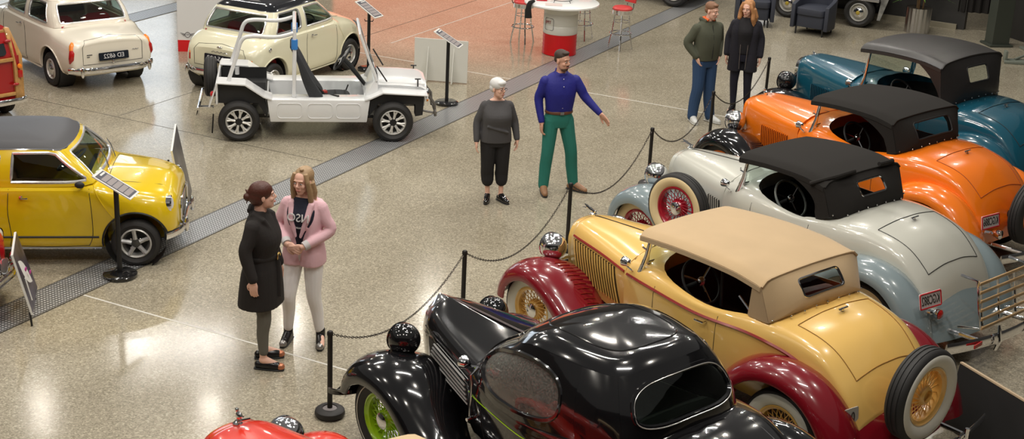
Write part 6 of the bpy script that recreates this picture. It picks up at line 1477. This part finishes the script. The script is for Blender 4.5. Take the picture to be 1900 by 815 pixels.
# ------------------------------------------------------------------ the shell of the hall
wall_dark = mat('charcoal_wall', (.030, .029, .028), .5, var=(1.2, .35)); wall_far = mat('far_wall_grey', (.20, .19, .17), .7)
def wall(name, a, b, z0, z1, m, th=.2):
    a, b = Vector((*a, 0)), Vector((*b, 0)); d = (b-a); q = MB(); q.box(((a+b)/2)[:2]+((z0+z1)/2,) if 0 else (((a+b)/2).x, ((a+b)/2).y, (z0+z1)/2), (d.length, th, z1-z0), math.atan2(d.y, d.x)); return struct(q.build(name, m, smooth=False))
wall('wall_right_rear', (5.6, 29.45), (8.62, 27.9), 0, 6, wall_dark)
wall('wall_right', (9.3, 27.6), (13.5, 18.0), 0, 6, wall_dark)
wall('wall_back', (-24, 44), (14, 44), 0, 9, wall_far); wall('wall_left', (-24, -3), (-24, 44), 0, 9, wall_far); wall('wall_far_right', (14, -3), (14, 44), 0, 9, wall_dark); wall('wall_front', (-24, -3), (14, -3), 0, 9, wall_dark)
q = MB(); q.box((7.1, 28.52, .05), (3.0, .06, .10), math.radians(-27.2)); struct(q.build('baseboard_right', mat('pale_skirting', (.30, .27, .20), .5), smooth=False))
# dark curtain and steel columns at the right
q = MB(); rows = [[(8.42+.9*u, 27.85-.15*u+.03*math.sin(40*u), z) for u in [k/40 for k in range(41)]] for z in (.35, 5)]
q.grid(rows); tag(q.build('curtain', mat('black_curtain', (.012, .010, .009), .9)), 'black hanging curtain right of the planter by the steel columns', 'curtain')
col_m = mat('dark_green_steel', (.045, .052, .042), .5); pale_st = mat('pale_steel_strip', (.17, .19, .16), .45)
def column(name, x, y, w, d, m, rz): q = MB(); q.box((0, 0, 2.6), (w, d, 5.2)); q.box((0, 0, .02), (w+.12, d+.12, .04)); o = q.build(name, m, smooth=False, bevel=.006); o.location = (x, y, 0); o.rotation_euler.z = math.radians(rz); return struct(o)
column('trim_20', 8.85, 26.6, .34, .3, col_m, 10); column('trim_21', 9.35, 26.3, .10, .16, pale_st, 10); column('trim_22', 9.75, 26.9, .4, .3, col_m, 10)
t = thing('jib_arm', 'pale grey steel foot bracket with a rod at the base of the dark columns', 'bracket', (8.75, 25.2, 0), 0)
q = MB(); q.prism([(-.22, -.12), (.32, -.18), (.42, .02), (.1, .14), (-.15, .10)], 0, .05); q.box((-.17, 0, .12), (.05, .12, .18)); q.build('foot_plate', pale_st, t, bevel=.01)
q = MB(); q.tube([(0, 0, .06), (.25, .15, .12), (1.2, .55, .5)], .022, 8); q.build('rod', pale_st, t)
q = MB(); q.ell((8.72, 26.42, 1.1), (.04, .04, .04), 12, 8); struct(q.build('trim_23', pale_st))
# high window daylight on the far left, glowing red display wall behind the bar tables
q = MB(); q.box((-17.0, 43.85, 6.2), (12.6, .1, 5.2)); struct(q.build('window_1', mat('daylit_glazing', (.8, .9, 1), .3, emit=((.80, .9, 1), 1.9)), smooth=False))
fr = MB()
for k in range(7): fr.box((-23.2+2.1*k, 43.78, 6.2), (.12, .1, 5.3))
for z in (3.6, 6.2, 8.8): fr.box((-17.0, 43.78, z), (12.7, .1, .12))
struct(fr.build('trim_24', wall_far, smooth=False))
q = MB(); q.box((7.2, 43.85, 4.5), (.8, .1, 7)); struct(q.build('window_2', mat('dim_glazing', (.8, .9, 1), .3, emit=((.95, .92, .85), .8)), smooth=False))
t = thing('display_wall', 'backlit red display wall beyond the bar table, above the frame', 'display', (-1.7, 33.2, 0), -3)
q = MB(); q.box((0, 0, 1.3), (5.4, .2, 2.2)); q.build('lit_panel', mat('backlit_red', (.7, .1, .05), .4, emit=((1, .33, .17), .42)), t, smooth=False)
q = MB(); q.box((0, .02, .1), (5.5, .24, .2)); q.box((0, .02, 2.45), (5.5, .24, .1)); q.build('display_frame', black_metal, t, smooth=False)
# ------------------------------------------------------------------ light
w = bpy.data.worlds.new('world'); scene.world = w; w.use_nodes = True
bg = w.node_tree.nodes['Background']; bg.inputs['Color'].default_value = (1.0, .96, .90, 1); bg.inputs['Strength'].default_value = .11
def area(name, loc, size, power, color=(1, .93, .82), look=None, shape='DISK', size_y=None):
    d = bpy.data.lights.new(name, 'AREA'); d.shape = shape; d.size = size; d.energy = power; d.color = color
    if size_y: d.size_y = size_y
    o = bpy.data.objects.new(name, d); COL.objects.link(o); o.location = loc
    v = Vector(look or (loc[0], loc[1], 0)) - Vector(loc); o.rotation_euler = v.to_track_quat('-Z', 'Y').to_euler(); return o
for x in (-9, -5.5, -2, 1.5, 5, 8.5):
    for y in (6, 11, 16, 21, 26, 31):
        if (x >= 5 and y < 7) or (x > 8 and y < 19): continue
        dx, dy = random.uniform(-.6, .6), random.uniform(-.6, .6)
        area('ceiling_lamp', (x+dx, y+dy, 8.2), .26, (66 if x < 7 else 45)*(.45 if y == 26 and x < 0 else 1), look=(x+dx+.3, y+dy+.5, 0))
for x, y in ((-6, 18), (-1, 13), (3, 19), (1, 9), (-7.5, 30), (4, 26)):
    area('ceiling_tube', (x, y, 8.6), 2.6, 105, (1, .97, .92), shape='RECTANGLE', size_y=.14)
scene.view_settings.view_transform = 'Standard'; scene.view_settings.look = 'None'
scene.view_settings.exposure = .34; scene.view_settings.gamma = 1; scene.view_settings.use_curve_mapping = False
scene.cycles.max_bounces = 8; scene.cycles.transparent_max_bounces = 12; scene.cycles.transmission_bounces = 8
scene.cycles.use_denoising = True; scene.cycles.caustics_reflective = False; scene.cycles.caustics_refractive = False
scene.cycles.sample_clamp_indirect = 4
